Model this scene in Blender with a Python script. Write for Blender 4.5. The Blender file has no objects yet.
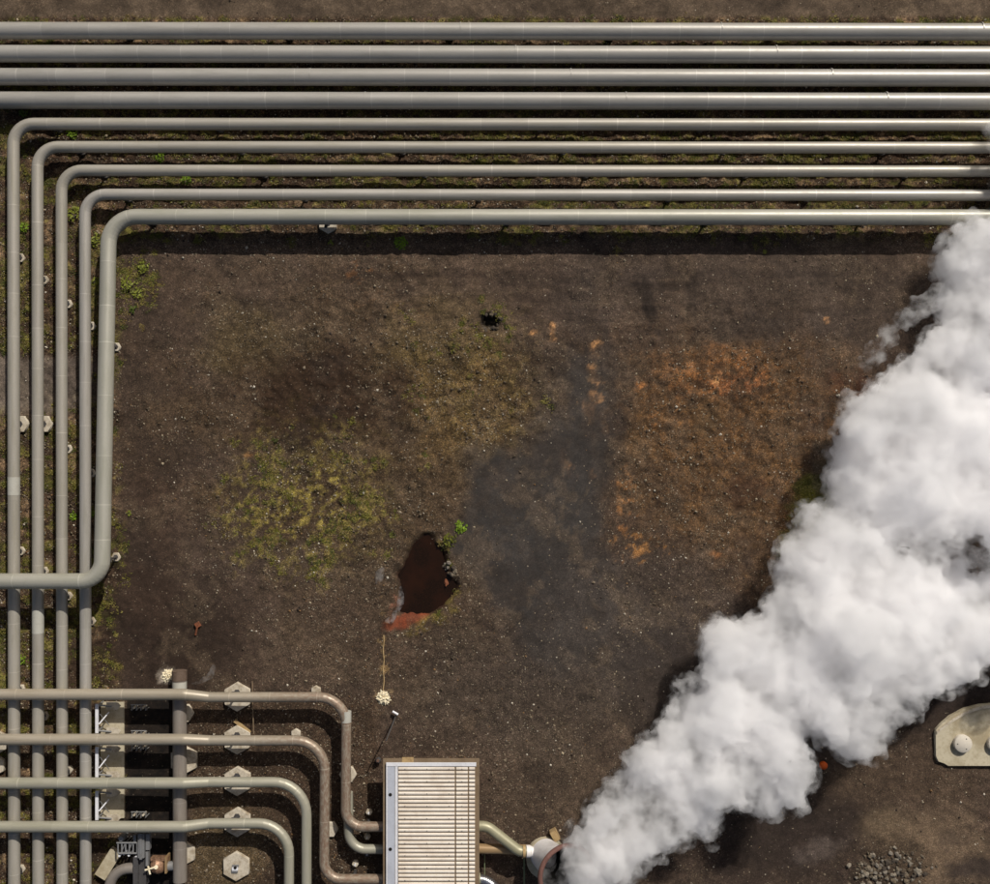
import bpy, bmesh, math, random
import numpy as np
from mathutils import Vector, Matrix

random.seed(7)
rng = np.random.default_rng(7)
S = 0.05            # metres per photograph pixel on the ground
H = 55.0            # height of the drone camera
CX, CY = 495.0, 442.0
SUN_EL, SUN_AZ = math.radians(40), math.radians(28)

scene = bpy.context.scene
col = scene.collection


def P(px, py, z=0.0):
    """world point at height z that lies on the sight line through a measured position"""
    k = (H - z) / H
    return Vector(((px - CX) * S * k, -(py - CY) * S * k, z))


# ------------------------------------------------------------------ noise
_perm = np.random.default_rng(3).permutation(256)
_perm = np.concatenate([_perm, _perm, _perm])
_g = np.random.default_rng(4).normal(size=(256, 3))
_g /= np.linalg.norm(_g, axis=1)[:, None]


def perlin(x, y, z=None):
    if z is None:
        z = np.full_like(x, 0.37)
    xi, yi, zi = np.floor(x).astype(int), np.floor(y).astype(int), np.floor(z).astype(int)
    xf, yf, zf = x - xi, y - yi, z - zi
    f = lambda t: t * t * t * (t * (t * 6 - 15) + 10)
    u, v, w = f(xf), f(yf), f(zf)
    out = 0
    for dx in (0, 1):
        for dy in (0, 1):
            for dz in (0, 1):
                h = _perm[_perm[_perm[(xi + dx) & 255] + ((yi + dy) & 255)] + ((zi + dz) & 255)]
                gr = _g[h]
                d = gr[..., 0] * (xf - dx) + gr[..., 1] * (yf - dy) + gr[..., 2] * (zf - dz)
                wt = (u if dx else 1 - u) * (v if dy else 1 - v) * (w if dz else 1 - w)
                out = out + d * wt
    return out * 1.6


def fbm(x, y, oct=4, gain=0.5):
    s, a = 0, 1.0
    for i in range(oct):
        s = s + a * perlin(x * 2 ** i + 17.3 * i, y * 2 ** i - 9.1 * i)
        a *= gain
    return s


def sstep(a, b, t):
    t = np.clip((t - a) / (b - a), 0, 1)
    return t * t * (3 - 2 * t)


# ------------------------------------------------------------------ materials
def lin(r, g, b):
    f = lambda c: (c / 255 / 12.92) if c / 255 <= 0.04045 else ((c / 255 + 0.055) / 1.055) ** 2.4
    return (f(r), f(g), f(b))


def nodes_of(name):
    m = bpy.data.materials.new(name)
    m.use_nodes = True
    nt = m.node_tree
    b = nt.nodes['Principled BSDF']
    return m, nt, b


def N(nt, typ, **kw):
    n = nt.nodes.new(typ)
    for k, v in kw.items():
        if k.startswith('i_'):
            n.inputs[k[2:].replace('_', ' ')].default_value = v
        else:
            setattr(n, k, v)
    return n


def mix(nt, fac, a, b, mode='MIX'):
    n = nt.nodes.new('ShaderNodeMix')
    n.data_type = 'RGBA'
    n.blend_type = mode
    if isinstance(fac, (int, float)):
        n.inputs[0].default_value = fac
    else:
        nt.links.new(fac, n.inputs[0])
    for i, v in ((6, a), (7, b)):
        if isinstance(v, tuple):
            n.inputs[i].default_value = (*v[:3], 1)
        else:
            nt.links.new(v, n.inputs[i])
    return n.outputs[2]


def math_(nt, op, a, b=None, c=None):
    n = nt.nodes.new('ShaderNodeMath')
    n.operation = op
    for i, v in enumerate((a, b, c)):
        if v is None:
            continue
        if isinstance(v, (int, float)):
            n.inputs[i].default_value = v
        else:
            nt.links.new(v, n.inputs[i])
    return n.outputs[0]


def ramp(nt, fac, p0, p1):
    n = nt.nodes.new('ShaderNodeMapRange')
    n.clamp = True
    n.interpolation_type = 'SMOOTHSTEP'
    n.inputs[1].default_value = p0
    n.inputs[2].default_value = p1
    nt.links.new(fac, n.inputs[0])
    return n.outputs[0]


def weathered(name, base, dirt, amount=0.4, scale=1.5, rough=0.6, metallic=0.0, bump=0.1, fine=12.0, spec=0.35):
    """plain weathered surface: two noise scales of dirt, roughness variation and a fine bump"""
    m, nt, b = nodes_of(name)
    tc = N(nt, 'ShaderNodeTexCoord')
    n1 = N(nt, 'ShaderNodeTexNoise', i_Scale=scale, i_Detail=6.0, i_Roughness=0.65)
    n2 = N(nt, 'ShaderNodeTexNoise', i_Scale=fine, i_Detail=4.0, i_Roughness=0.6)
    oi = N(nt, 'ShaderNodeObjectInfo')
    va = N(nt, 'ShaderNodeVectorMath', operation='ADD')
    sc3 = N(nt, 'ShaderNodeVectorMath', operation='SCALE')
    nt.links.new(oi.outputs['Location'], sc3.inputs[0])
    sc3.inputs['Scale'].default_value = 3.7
    nt.links.new(tc.outputs['Object'], va.inputs[0])
    nt.links.new(sc3.outputs[0], va.inputs[1])
    for n in (n1, n2):
        nt.links.new(va.outputs[0], n.inputs['Vector'])
    f = math_(nt, 'MULTIPLY', ramp(nt, n1.outputs[0], 0.42, 0.68), amount)
    c = mix(nt, f, base, dirt)
    f2 = math_(nt, 'MULTIPLY', ramp(nt, n2.outputs[0], 0.45, 0.75), amount * 0.6)
    c = mix(nt, f2, c, dirt)
    nt.links.new(c, b.inputs['Base Color'])
    r = math_(nt, 'MULTIPLY_ADD', n2.outputs[0], 0.3, rough - 0.15)
    nt.links.new(r, b.inputs['Roughness'])
    b.inputs['Metallic'].default_value = metallic
    b.inputs['Specular IOR Level'].default_value = spec
    if bump:
        bp = N(nt, 'ShaderNodeBump', i_Strength=bump, i_Distance=0.02)
        nt.links.new(n2.outputs[0], bp.inputs['Height'])
        nt.links.new(bp.outputs[0], b.inputs['Normal'])
    return m


def pipe_material(name, base, stain, stain_amt=0.35, rough=0.43, seam=1.0, rust_from=None):
    """insulated pipe in painted sheet cladding. UV: u = metres along the pipe, v = turn round it"""
    m, nt, b = nodes_of(name)
    uv = N(nt, 'ShaderNodeUVMap')
    sep = N(nt, 'ShaderNodeSeparateXYZ')
    nt.links.new(uv.outputs[0], sep.inputs[0])
    u, v = sep.outputs[0], sep.outputs[1]
    oi = N(nt, 'ShaderNodeObjectInfo')
    off = math_(nt, 'MULTIPLY', oi.outputs['Random'], 97.0)
    uo = math_(nt, 'ADD', u, off)
    # sheet lengths, each a slightly different grey
    vor = N(nt, 'ShaderNodeTexVoronoi', voronoi_dimensions='1D', feature='F1', i_Scale=0.42, i_Randomness=0.85)
    nt.links.new(uo, vor.inputs['W'])
    sheet = N(nt, 'ShaderNodeSeparateXYZ')
    nt.links.new(vor.outputs['Color'], sheet.inputs[0])
    edge = N(nt, 'ShaderNodeTexVoronoi', voronoi_dimensions='1D', feature='DISTANCE_TO_EDGE', i_Scale=0.42, i_Randomness=0.85)
    nt.links.new(uo, edge.inputs['W'])
    seamf = math_(nt, 'LESS_THAN', edge.outputs['Distance'], 0.012)
    seamf = math_(nt, 'MULTIPLY', seamf, math_(nt, 'GREATER_THAN', sheet.outputs[1], 0.45))
    # streaky dirt along the pipe
    cmb = N(nt, 'ShaderNodeCombineXYZ')
    nt.links.new(math_(nt, 'MULTIPLY', uo, 0.35), cmb.inputs[0])
    nt.links.new(math_(nt, 'MULTIPLY', v, 5.0), cmb.inputs[1])
    n1 = N(nt, 'ShaderNodeTexNoise', i_Scale=1.0, i_Detail=7.0, i_Roughness=0.7)
    nt.links.new(cmb.outputs[0], n1.inputs['Vector'])
    cmb2 = N(nt, 'ShaderNodeCombineXYZ')
    nt.links.new(math_(nt, 'MULTIPLY', uo, 3.0), cmb2.inputs[0])
    nt.links.new(math_(nt, 'MULTIPLY', v, 9.0), cmb2.inputs[1])
    n2 = N(nt, 'ShaderNodeTexNoise', i_Scale=1.3, i_Detail=6.0, i_Roughness=0.7)
    nt.links.new(cmb2.outputs[0], n2.inputs['Vector'])
    dark = tuple(c * 0.78 for c in base)
    c = mix(nt, math_(nt, 'MULTIPLY', sheet.outputs[0], 0.55), base, dark)
    c = mix(nt, math_(nt, 'MULTIPLY', ramp(nt, n1.outputs[0], 0.4, 0.7), stain_amt), c, stain)
    c = mix(nt, math_(nt, 'MULTIPLY', ramp(nt, n2.outputs[0], 0.5, 0.75), stain_amt * 0.6), c, stain)
    if rust_from is not None:   # (start metre, end metre, colour): weathering that sets in along one stretch
        r0, r1, rc = rust_from
        f = ramp(nt, u, r0, r1)
        f = math_(nt, 'MULTIPLY', f, ramp(nt, n2.outputs[0], 0.30, 0.62))
        c = mix(nt, math_(nt, 'MULTIPLY', f, 0.8), c, rc)
    c = mix(nt, math_(nt, 'MULTIPLY', seamf, 0.42 * seam), c, tuple(min(0.8, x * 1.5) for x in base))
    nt.links.new(c, b.inputs['Base Color'])
    r = math_(nt, 'MULTIPLY_ADD', n2.outputs[0], 0.28, rough - 0.14)
    nt.links.new(r, b.inputs['Roughness'])
    b.inputs['Specular IOR Level'].default_value = 0.45
    b.inputs['Metallic'].default_value = 0.22
    bp = N(nt, 'ShaderNodeBump', i_Strength=0.12, i_Distance=0.02)
    hgt = math_(nt, 'ADD', math_(nt, 'MULTIPLY', seamf, 0.6), math_(nt, 'MULTIPLY', n1.outputs[0], 0.5))
    nt.links.new(hgt, bp.inputs['Height'])
    nt.links.new(bp.outputs[0], b.inputs['Normal'])
    return m


def volume_material(name, density, aniso=0.25, colour=(0.995, 0.995, 0.997), noise=None):
    m = bpy.data.materials.new(name)
    m.use_nodes = True
    nt = m.node_tree
    nt.nodes.clear()
    out = N(nt, 'ShaderNodeOutputMaterial')
    pv = N(nt, 'ShaderNodeVolumePrincipled')
    pv.inputs['Color'].default_value = (*colour, 1)
    pv.inputs['Density'].default_value = density
    pv.inputs['Anisotropy'].default_value = aniso
    if noise:
        tc = N(nt, 'ShaderNodeTexCoord')
        sc, det, lo, hi, floor = noise
        n = N(nt, 'ShaderNodeTexNoise', i_Scale=sc, i_Detail=det, i_Roughness=0.6)
        nt.links.new(tc.outputs['Object'], n.inputs['Vector'])
        nt.links.new(math_(nt, 'MULTIPLY_ADD', ramp(nt, n.outputs[0], lo, hi), density * (1 - floor), density * floor), pv.inputs['Density'])
    nt.links.new(pv.outputs[0], out.inputs['Volume'])
    return m


M = {}
M['pipe_slim'] = pipe_material('pipe_cladding_slim', lin(174, 169, 161), lin(136, 132, 117), 0.45)
M['pipe'] = pipe_material('pipe_cladding', lin(168, 164, 157), lin(130, 127, 117), 0.4)
M['pipe_big'] = pipe_material('pipe_cladding_green_grey', lin(172, 169, 157), lin(134, 134, 114), 0.4)
M['pipe_left'] = pipe_material('pipe_cladding_beige', lin(171, 165, 154), lin(140, 134, 114), 0.5)
M['pipe_rust'] = pipe_material('pipe_cladding_browned', lin(170, 160, 143), lin(138, 126, 104), 0.5,
                               rust_from=(26, 33, lin(122, 94, 76)))
M['pipe_low'] = pipe_material('pipe_cladding_olive_grey', lin(170, 166, 150), lin(134, 132, 108), 0.45)
M['header'] = pipe_material('header_cladding', lin(146, 138, 129), lin(116, 104, 94), 0.5)
M['olive_pipe'] = pipe_material('olive_pipe_paint', lin(160, 156, 130), lin(126, 118, 88), 0.5, seam=0.3)
M['orange_pipe'] = pipe_material('ochre_pipe_paint', lin(170, 142, 104), lin(124, 98, 70), 0.5, seam=0.3)
M['sleeve'] = weathered('sleeve_sheet', lin(178, 176, 166), lin(148, 142, 130), 0.3, rough=0.42)
M['dark_steel'] = weathered('dark_steel', lin(84, 82, 82), lin(62, 56, 50), 0.5, rough=0.5, metallic=0.2)
M['steel'] = weathered('galvanised_steel', lin(140, 140, 140), lin(110, 106, 100), 0.4, rough=0.45, metallic=0.3)
M['concrete'] = weathered('pad_concrete', lin(198, 188, 170), lin(138, 122, 98), 0.75, scale=2.2, rough=0.85, bump=0.25)
M['painted_shade_pad'] = weathered('shade_painted_pad_concrete', lin(92, 88, 84), lin(66, 60, 52), 0.5, rough=0.85, bump=0.25)  # concrete darkened to paint the pipes' shade onto the pads
M['slab'] = weathered('old_concrete', lin(190, 180, 156), lin(146, 132, 104), 0.75, scale=0.9, rough=0.85, bump=0.3, fine=7)
M['lid'] = weathered('lid_concrete', lin(206, 198, 184), lin(176, 164, 146), 0.4, rough=0.8)
M['white_paint'] = weathered('white_paint', lin(222, 222, 226), lin(180, 178, 180), 0.35, rough=0.5)
M['blue_white'] = weathered('pale_blue_sheet', lin(182, 186, 196), lin(150, 152, 160), 0.3, rough=0.5)
M['roof'] = weathered('cream_roof_sheet', lin(226, 217, 204), lin(184, 166, 146), 0.45, scale=0.8, rough=0.5)
M['brown_trim'] = weathered('brown_trim', lin(128, 110, 88), lin(100, 82, 62), 0.5, rough=0.7)
M['brown_wall'] = weathered('brown_wall', lin(110, 84, 70), lin(84, 62, 50), 0.4, rough=0.7)
M['cap_brown'] = weathered('cap_brown', lin(104, 88, 76), lin(76, 60, 48), 0.6, scale=4, rough=0.8)
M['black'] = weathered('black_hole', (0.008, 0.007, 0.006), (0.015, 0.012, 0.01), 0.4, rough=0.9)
M['drum'] = weathered('drum_paint', lin(226, 222, 220), lin(196, 188, 184), 0.4, scale=2.5, rough=0.5)
M['rust_rim'] = weathered('rust_rim', lin(112, 80, 72), lin(82, 56, 50), 0.6, scale=4, rough=0.8, bump=0.3)
M['rust'] = weathered('rust', lin(128, 76, 50), lin(84, 54, 38), 0.7, scale=6, rough=0.85, bump=0.4)
M['copper'] = weathered('rusty_valve', lin(158, 124, 98), lin(96, 70, 54), 0.8, scale=6, rough=0.5, metallic=0.3, bump=0.3)
M['orange'] = weathered('orange_marker', lin(196, 84, 22), lin(150, 60, 16), 0.4, rough=0.7)
M['foil'] = weathered('silver_foil', (0.75, 0.75, 0.78), (0.55, 0.55, 0.57), 0.4, rough=0.3, metallic=0.95, bump=0.3)
M['wood'] = weathered('tan_wood', lin(176, 150, 108), lin(130, 104, 70), 0.6, scale=5, rough=0.85)
M['green_rod'] = weathered('green_rod', lin(112, 122, 92), lin(84, 88, 64), 0.4, rough=0.6)
M['crust'] = weathered('mineral_crust', lin(232, 222, 196), lin(196, 176, 130), 0.6, scale=8, rough=0.95, bump=0.4)
M['water'] = weathered('mud_water', lin(30, 19, 11), lin(46, 26, 15), 0.7, scale=0.8, rough=0.16, bump=0.0, spec=0.3)


def attr_material(name, rough=0.9, noise_scale=20.0, trans=0.0):
    m, nt, b = nodes_of(name)
    a = N(nt, 'ShaderNodeAttribute', attribute_name='Col')
    tc = N(nt, 'ShaderNodeTexCoord')
    n = N(nt, 'ShaderNodeTexNoise', i_Scale=noise_scale, i_Detail=3.0)
    nt.links.new(tc.outputs['Object'], n.inputs['Vector'])
    c = mix(nt, ramp(nt, n.outputs[0], 0.3, 0.7), a.outputs['Color'], (0, 0, 0))
    c = mix(nt, 0.3, a.outputs['Color'], c)
    nt.links.new(c, b.inputs['Base Color'])
    b.inputs['Roughness'].default_value = rough
    b.inputs['Specular IOR Level'].default_value = 0.25
    return m


M['stone'] = attr_material('stone', 0.85, 30)
M['leaf'] = attr_material('leaf', 0.6, 40)


# ------------------------------------------------------------------ object helpers
def tag(o, label=None, cat=None, group=None, kind=None):
    for k, v in (('label', label), ('category', cat), ('group', group), ('kind', kind)):
        if v:
            o[k] = v
    return o


def thing(name, loc, label, cat, group=None):
    o = bpy.data.objects.new(name, None)
    o.empty_display_size = 0.2
    o.location = loc
    col.objects.link(o)
    return tag(o, label, cat, group)


class MB:
    def __init__(self):
        self.v, self.f, self.uv, self.sm = [], [], [], []

    def add(self, vs, fs, uvs=None, smooth=False):
        o = len(self.v)
        self.v += [tuple(x) for x in vs]
        for i, f in enumerate(fs):
            self.f.append(tuple(o + k for k in f))
            self.uv.append(uvs[i] if uvs else [(0, 0)] * len(f))
            self.sm.append(smooth)
        return self

    def box(self, a, b, rot=0.0, c=None):
        """axis box from corner a to corner b, turned by rot about the vertical through c"""
        (x0, y0, z0), (x1, y1, z1) = a, b
        x0, x1 = min(x0, x1), max(x0, x1)
        y0, y1 = min(y0, y1), max(y0, y1)
        z0, z1 = min(z0, z1), max(z0, z1)
        vs = [(x, y, z) for z in (z0, z1) for (x, y) in ((x0, y0), (x1, y0), (x1, y1), (x0, y1))]
        if rot:
            cx, cy = c if c else ((x0 + x1) / 2, (y0 + y1) / 2)
            cr, sr = math.cos(rot), math.sin(rot)
            vs = [(cx + (x - cx) * cr - (y - cy) * sr, cy + (x - cx) * sr + (y - cy) * cr, z) for x, y, z in vs]
        return self.add(vs, [(3, 2, 1, 0), (4, 5, 6, 7), (0, 1, 5, 4), (1, 2, 6, 5), (2, 3, 7, 6), (3, 0, 4, 7)])

    def prism(self, pts, z0, z1, bev=0.0):
        """vertical prism on a convex-ish outline (counter-clockwise), with a chamfered top edge"""
        n = len(pts)
        cx, cy = sum(p[0] for p in pts) / n, sum(p[1] for p in pts) / n
        rings = [(1.0, z0)]
        if bev:
            R = max(math.hypot(p[0] - cx, p[1] - cy) for p in pts)
            rings += [(1.0, z1 - bev), ((R - bev) / R, z1)]
        else:
            rings += [(1.0, z1)]
        vs = [(cx + (p[0] - cx) * k, cy + (p[1] - cy) * k, z) for k, z in rings for p in pts]
        fs = []
        for r in range(len(rings) - 1):
            for i in range(n):
                j = (i + 1) % n
                fs.append((r * n + i, r * n + j, (r + 1) * n + j, (r + 1) * n + i))
        fs.append(tuple(reversed(range(n))))
        fs.append(tuple((len(rings) - 1) * n + i for i in range(n)))
        return self.add(vs, fs)

    def hexa(self, c, R, z0, z1, turn=0.0, bev=0.02):
        pts = [(c[0] + R * math.cos(turn + i * math.pi / 3), c[1] + R * math.sin(turn + i * math.pi / 3)) for i in range(6)]
        return self.prism(pts, z0, z1, bev)

    def tube(self, path, rad, seg=20, cap=True, u0=0.0, profile=None):
        path = [Vector(p) for p in path]
        n = len(path)
        rad = [rad] * n if isinstance(rad, (int, float)) else rad
        tang = []
        for i in range(n):
            t = (path[min(i + 1, n - 1)] - path[max(i - 1, 0)])
            tang.append(t.normalized())
        ref = Vector((0, 0, 1)) if abs(tang[0].z) < 0.9 else Vector((1, 0, 0))
        a = (ref - tang[0] * ref.dot(tang[0])).normalized()
        # every gore of a bend is its own short piece: double the rings where the line turns
        idx = []
        for i in range(n):
            idx.append(i)
            if 0 < i < n - 1 and (path[i] - path[i - 1]).angle(path[i + 1] - path[i]) > 0.09:
                idx.append(i)
        path, rad, tang = [path[i] for i in idx], [rad[i] for i in idx], [tang[i] for i in idx]
        n = len(path)
        vs, us, L = [], [], u0
        for i in range(n):
            a = (a - tang[i] * a.dot(tang[i])).normalized()
            bb = tang[i].cross(a)
            if i:
                L += (path[i] - path[i - 1]).length
            us.append(L)
            for k in range(seg):
                th = 2 * math.pi * k / seg
                vs.append(path[i] + (a * math.cos(th) + bb * math.sin(th)) * rad[i])
        fs, uvs = [], []
        for i in range(n - 1):
            if (path[i + 1] - path[i]).length < 1e-6:
                continue
            for k in range(seg):
                j = (k + 1) % seg
                fs.append((i * seg + k, i * seg + j, (i + 1) * seg + j, (i + 1) * seg + k))
                uvs.append([(us[i], k / seg), (us[i], (k + 1) / seg), (us[i + 1], (k + 1) / seg), (us[i + 1], k / seg)])
        self.add(vs, fs, uvs, True)
        if cap:
            o = len(self.v) - n * seg
            self.f.append(tuple(o + k for k in reversed(range(seg))))
            self.uv.append([(us[0], 0.5)] * seg)
            self.sm.append(False)
            self.f.append(tuple(o + (n - 1) * seg + k for k in range(seg)))
            self.uv.append([(us[-1], 0.5)] * seg)
            self.sm.append(False)
        return self

    def bar(self, a, b, r, seg=8):
        return self.tube([a, b], r, seg)

    def build(self, name, mat, parent=None, origin=None):
        me = bpy.data.meshes.new(name)
        off = Vector(origin) if origin is not None else (parent.location if parent is not None and not parent.get('local') else Vector((0, 0, 0)))
        me.from_pydata([(x - off.x, y - off.y, z - off.z) for x, y, z in self.v], [], self.f)
        uvl = me.uv_layers.new(name='UVMap')
        uvl.data.foreach_set('uv', [c for f in self.uv for t in f for c in t])
        me.polygons.foreach_set('use_smooth', self.sm)
        me.materials.append(mat)
        me.update()
        me.set_sharp_from_angle(angle=math.radians(48))
        o = bpy.data.objects.new(name, me)
        col.objects.link(o)
        if parent is not None:
            o.parent = parent
        elif origin is not None:
            o.location = off
        return o


def fillet(pts, rads, step=9):
    """polyline with rounded corners; pts world Vectors, rads radius at each inner corner"""
    out = [pts[0]]
    for i in range(1, len(pts) - 1):
        p, a, b = pts[i], (pts[i - 1] - pts[i]).normalized(), (pts[i + 1] - pts[i]).normalized()
        r = rads[i - 1]
        ang = a.angle(b)
        if r <= 0 or ang > 3.1:
            out.append(p)
            continue
        d = r / math.tan(ang / 2)
        c = p + (a + b).normalized() * (r / math.sin(ang / 2))
        s, e = p + a * d - c, p + b * d - c
        tot = s.angle(e)
        for k in range(step + 1):
            t = k / step
            out.append(c + (s * math.sin((1 - t) * tot) + e * math.sin(t * tot)) / math.sin(tot))
    out.append(pts[-1])
    return out


def densify(path, d=1.5):
    out = [path[0]]
    for a, b in zip(path, path[1:]):
        n = max(1, int((b - a).length / d))
        out += [a.lerp(b, k / n) for k in range(1, n + 1)]
    return out


# ------------------------------------------------------------------ ground
def axis(half, step, far):
    a = np.arange(-half, half + step / 2, step)
    ext, s, x = [], step, half
    while x < far:
        s *= 1.35
        x += s
        ext.append(x)
    ext = np.array(ext)
    return np.concatenate([-ext[::-1], a, ext])


gx, gy = axis(27.0, 0.09, 500), axis(24.3, 0.09, 500)
GX, GY = np.meshgrid(gx, gy)
PX, PY = CX + GX / S, CY - GY / S        # measured plan coordinates of the site


def blob(X, Y, cx, cy, rx, ry, rot=0.0, soft=0.5, wob=0.35, freq=0.02, seed=0.0):
    near = (np.abs(X - cx) < 2.5 * max(rx, ry)) & (np.abs(Y - cy) < 2.5 * max(rx, ry))
    out = np.zeros(X.shape)
    X, Y = X[near], Y[near]
    c, s = math.cos(rot), math.sin(rot)
    dx, dy = X - cx, Y - cy
    a, b = (dx * c + dy * s) / rx, (-dx * s + dy * c) / ry
    d = np.sqrt(a * a + b * b) + wob * fbm(X * freq + seed, Y * freq - seed, 4, 0.6)
    out[near] = 1 - sstep(1 - soft, 1 + soft, d)
    return out


def C(r, g, b):
    return np.array(lin(r, g, b))


def site_colour(X, Y):
    n1 = fbm(X * 0.008, Y * 0.008, 5, 0.55)
    n2 = fbm(X * 0.035 + 40, Y * 0.035, 5, 0.6)
    n3 = fbm(X * 0.15 + 11, Y * 0.15 - 5, 3, 0.6)
    n4 = fbm(X * 0.11 + 71, Y * 0.11 + 5, 4, 0.75)
    brk, brk2 = sstep(-0.35, 0.45, n4), sstep(-0.05, 0.5, n3 + 0.5 * n4)
    base = C(74, 63, 55)
    colr = np.ones(X.shape + (3,)) * base
    peb = np.full(X.shape, 0.45) + 0.25 * n2
    wet = np.zeros(X.shape)

    def over(mask, c, p=None, w=None):
        nonlocal colr, peb, wet
        colr = colr * (1 - mask[..., None]) + c * mask[..., None]
        if p is not None:
            peb = peb * (1 - mask) + p * mask
        if w is not None:
            wet = wet * (1 - mask) + w * mask

    B = lambda *a, **k: blob(X, Y, *a, **k)
    over(sstep(0.1, 0.6, n1) * 0.5, C(62, 52, 46))
    over(sstep(0.0, 0.6, -n1) * 0.5, C(82, 71, 60))
    # strip beyond the pipes
    over(1 - sstep(16, 26, Y + 3 * n2), C(84, 74, 63) * (1 + 0.25 * n2[..., None]), 0.15)
    # moss and gravel corridor below the pipes
    cor = sstep(14, 22, Y) * (1 - sstep(228, 252, Y + 5 * n2)) * (1 - sstep(1030, 1060, X))
    lft = (1 - sstep(112, 128, X + 6 * n2)) * sstep(20, 60, Y)
    c2 = np.maximum(cor, lft)
    over(c2, C(70, 56, 44), 0.9)
    over(c2 * sstep(-0.05, 0.35, n2) * brk, C(116, 98, 76), 0.9)
    over(c2 * sstep(-0.15, 0.4, fbm(X * 0.02 + 90, Y * 0.05, 4, 0.6)) * 0.85 * brk, C(78, 80, 34), 0.5)
    over(c2 * sstep(0.2, 0.5, fbm(X * 0.06 + 31, Y * 0.06, 3, 0.6)) * 0.6 * brk2, C(124, 120, 62), 0.5)
    # grey bare track crossing below the left pipes
    tr = sstep(352, 362, Y + 5 * n2) * (1 - sstep(408, 430, Y + 8 * n2 + 0.1 * X)) * (1 - sstep(60, 125, X))
    over(tr * 0.85, C(112, 104, 96), 0.1)
    over(B(85, 375, 35, 22) * 0.7, C(66, 60, 58), 0.2)
    # the yard
    yard = sstep(118, 135, X + 8 * n2) * sstep(238, 252, Y + 3 * n3)
    over(yard * B(220, 290, 110, 40) * 0.6, C(84, 72, 62))
    over(yard * (1 - sstep(247, 262, Y + 4 * n3)) * 0.6, C(98, 86, 74), 0.8)
    over(B(160, 420, 45, 170) * 0.5, C(70, 58, 48), 0.35)
    over(B(400, 420, 190, 165) * 0.8, C(76, 63, 46), 0.75)
    over(B(250, 340, 60, 40) * 0.5, C(86, 76, 52), 0.7)
    over(B(315, 400, 85, 45, freq=0.03) * 0.9, C(50, 37, 27), 0.35)
    over(B(440, 330, 55, 40, freq=0.03, seed=4) * 0.6, C(108, 94, 58), 0.8)
    over(B(470, 400, 50, 60, freq=0.03, seed=6) * 0.6, C(104, 86, 54), 0.9)
    over(B(312, 505, 75, 70, freq=0.03, seed=9) * 0.6 * brk, C(98, 88, 50), 0.95)
    over(B(312, 505, 75, 70, freq=0.03, seed=9) * sstep(-0.1, 0.4, n2) * brk2 * 0.8, C(124, 116, 60), 0.8)
    over(B(490, 380, 60, 75, freq=0.03, seed=21) * brk * 0.6, C(112, 98, 62), 0.95)
    over(B(300, 500, 60, 50, freq=0.03, seed=22) * brk2 * 0.7, C(132, 122, 62), 0.8)
    over(B(400, 620, 90, 70, seed=3) * 0.5, C(76, 64, 52), 0.7)
    over(B(430, 250, 300, 16, seed=3) * 0.35, C(98, 84, 72), 0.7)
    # dark brown bare strip, lower left
    over(B(160, 640, 75, 75) * 0.85, C(41, 32, 26), 0.12)
    over(B(150, 545, 28, 90, seed=2) * 0.6, C(60, 48, 40), 0.2)
    # ashy grey band through the middle
    over(B(575, 430, 36, 150, rot=0.06) * 0.6, C(70, 65, 61), 0.45)
    over(B(600, 300, 210, 55, seed=8) * 0.55, C(78, 67, 60), 0.35)
    over(B(810, 285, 160, 38, seed=1) * 0.5, C(86, 74, 63), 0.3)
    over(B(800, 335, 55, 26, seed=5) * 0.5, C(64, 58, 56), 0.3)
    # russet ground on the right
    over(B(725, 440, 125, 120, seed=7, soft=0.55, wob=0.5) * (0.55 + 0.3 * brk), C(94, 72, 47), 0.75)
    over(B(770, 430, 80, 80, seed=2, wob=0.6) * 0.45 * brk, C(92, 68, 44), 0.85)
    over(B(700, 400, 70, 45, freq=0.05, seed=12) * 0.45 * brk, C(108, 80, 52))
    over(B(720, 372, 58, 22, freq=0.06, seed=15) * 0.6 * (0.2 + 0.8 * brk2), C(134, 92, 56))
    over(B(740, 384, 26, 9, rot=-0.15, freq=0.08, wob=0.7, seed=3) * 0.8 * brk, C(160, 106, 68))
    over(B(695, 367, 24, 4, freq=0.08, wob=0.8) * 0.8 * brk, C(150, 112, 78))
    over(B(715, 380, 5, 4, freq=0.1, wob=0.9) * 0.8 * brk2, C(188, 146, 100))
    over(B(679, 418, 4, 8, freq=0.1, wob=0.9) * 0.7 * brk2, C(176, 126, 72))
    over(B(653, 420, 3, 6, freq=0.1, wob=0.9) * 0.6 * brk2, C(160, 112, 66))
    over(B(640, 388, 5, 5, freq=0.1, wob=0.9) * 0.6 * brk2, C(160, 108, 60))
    for (ax, ay, rx, ry, s) in ((553, 333, 4, 9, 1), (597, 345, 5, 4, 2), (594, 373, 4, 15, 3), (597, 396, 6, 4, 4), (591, 407, 4, 10, 5),
                                (605, 427, 3, 5, 6), (562, 456, 3.5, 4, 7), (566, 470, 6, 8, 8), (591, 477, 2.5, 5, 9), (534, 331, 3, 3, 10),
                                (827, 320, 2.5, 2, 11), (635, 485, 3, 3, 12), (620, 500, 3, 5, 13)):
        over(B(ax, ay, rx, ry, freq=0.09, wob=1.1, seed=s, soft=0.6) * (0.2 + 0.75 * brk2), C(206, 156, 104), 0.6)
    over(B(637, 547, 18, 9, freq=0.09, wob=1.0, seed=6) * 0.9 * brk2, C(178, 128, 68), 0.6)
    over(B(625, 500, 9, 30, freq=0.09, wob=1.0, seed=16) * 0.6 * brk2, C(150, 104, 58), 0.6)
    over(B(714, 556, 5, 2.5, freq=0.09, wob=0.9, seed=6) * 0.7 * brk, C(150, 100, 56))
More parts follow.
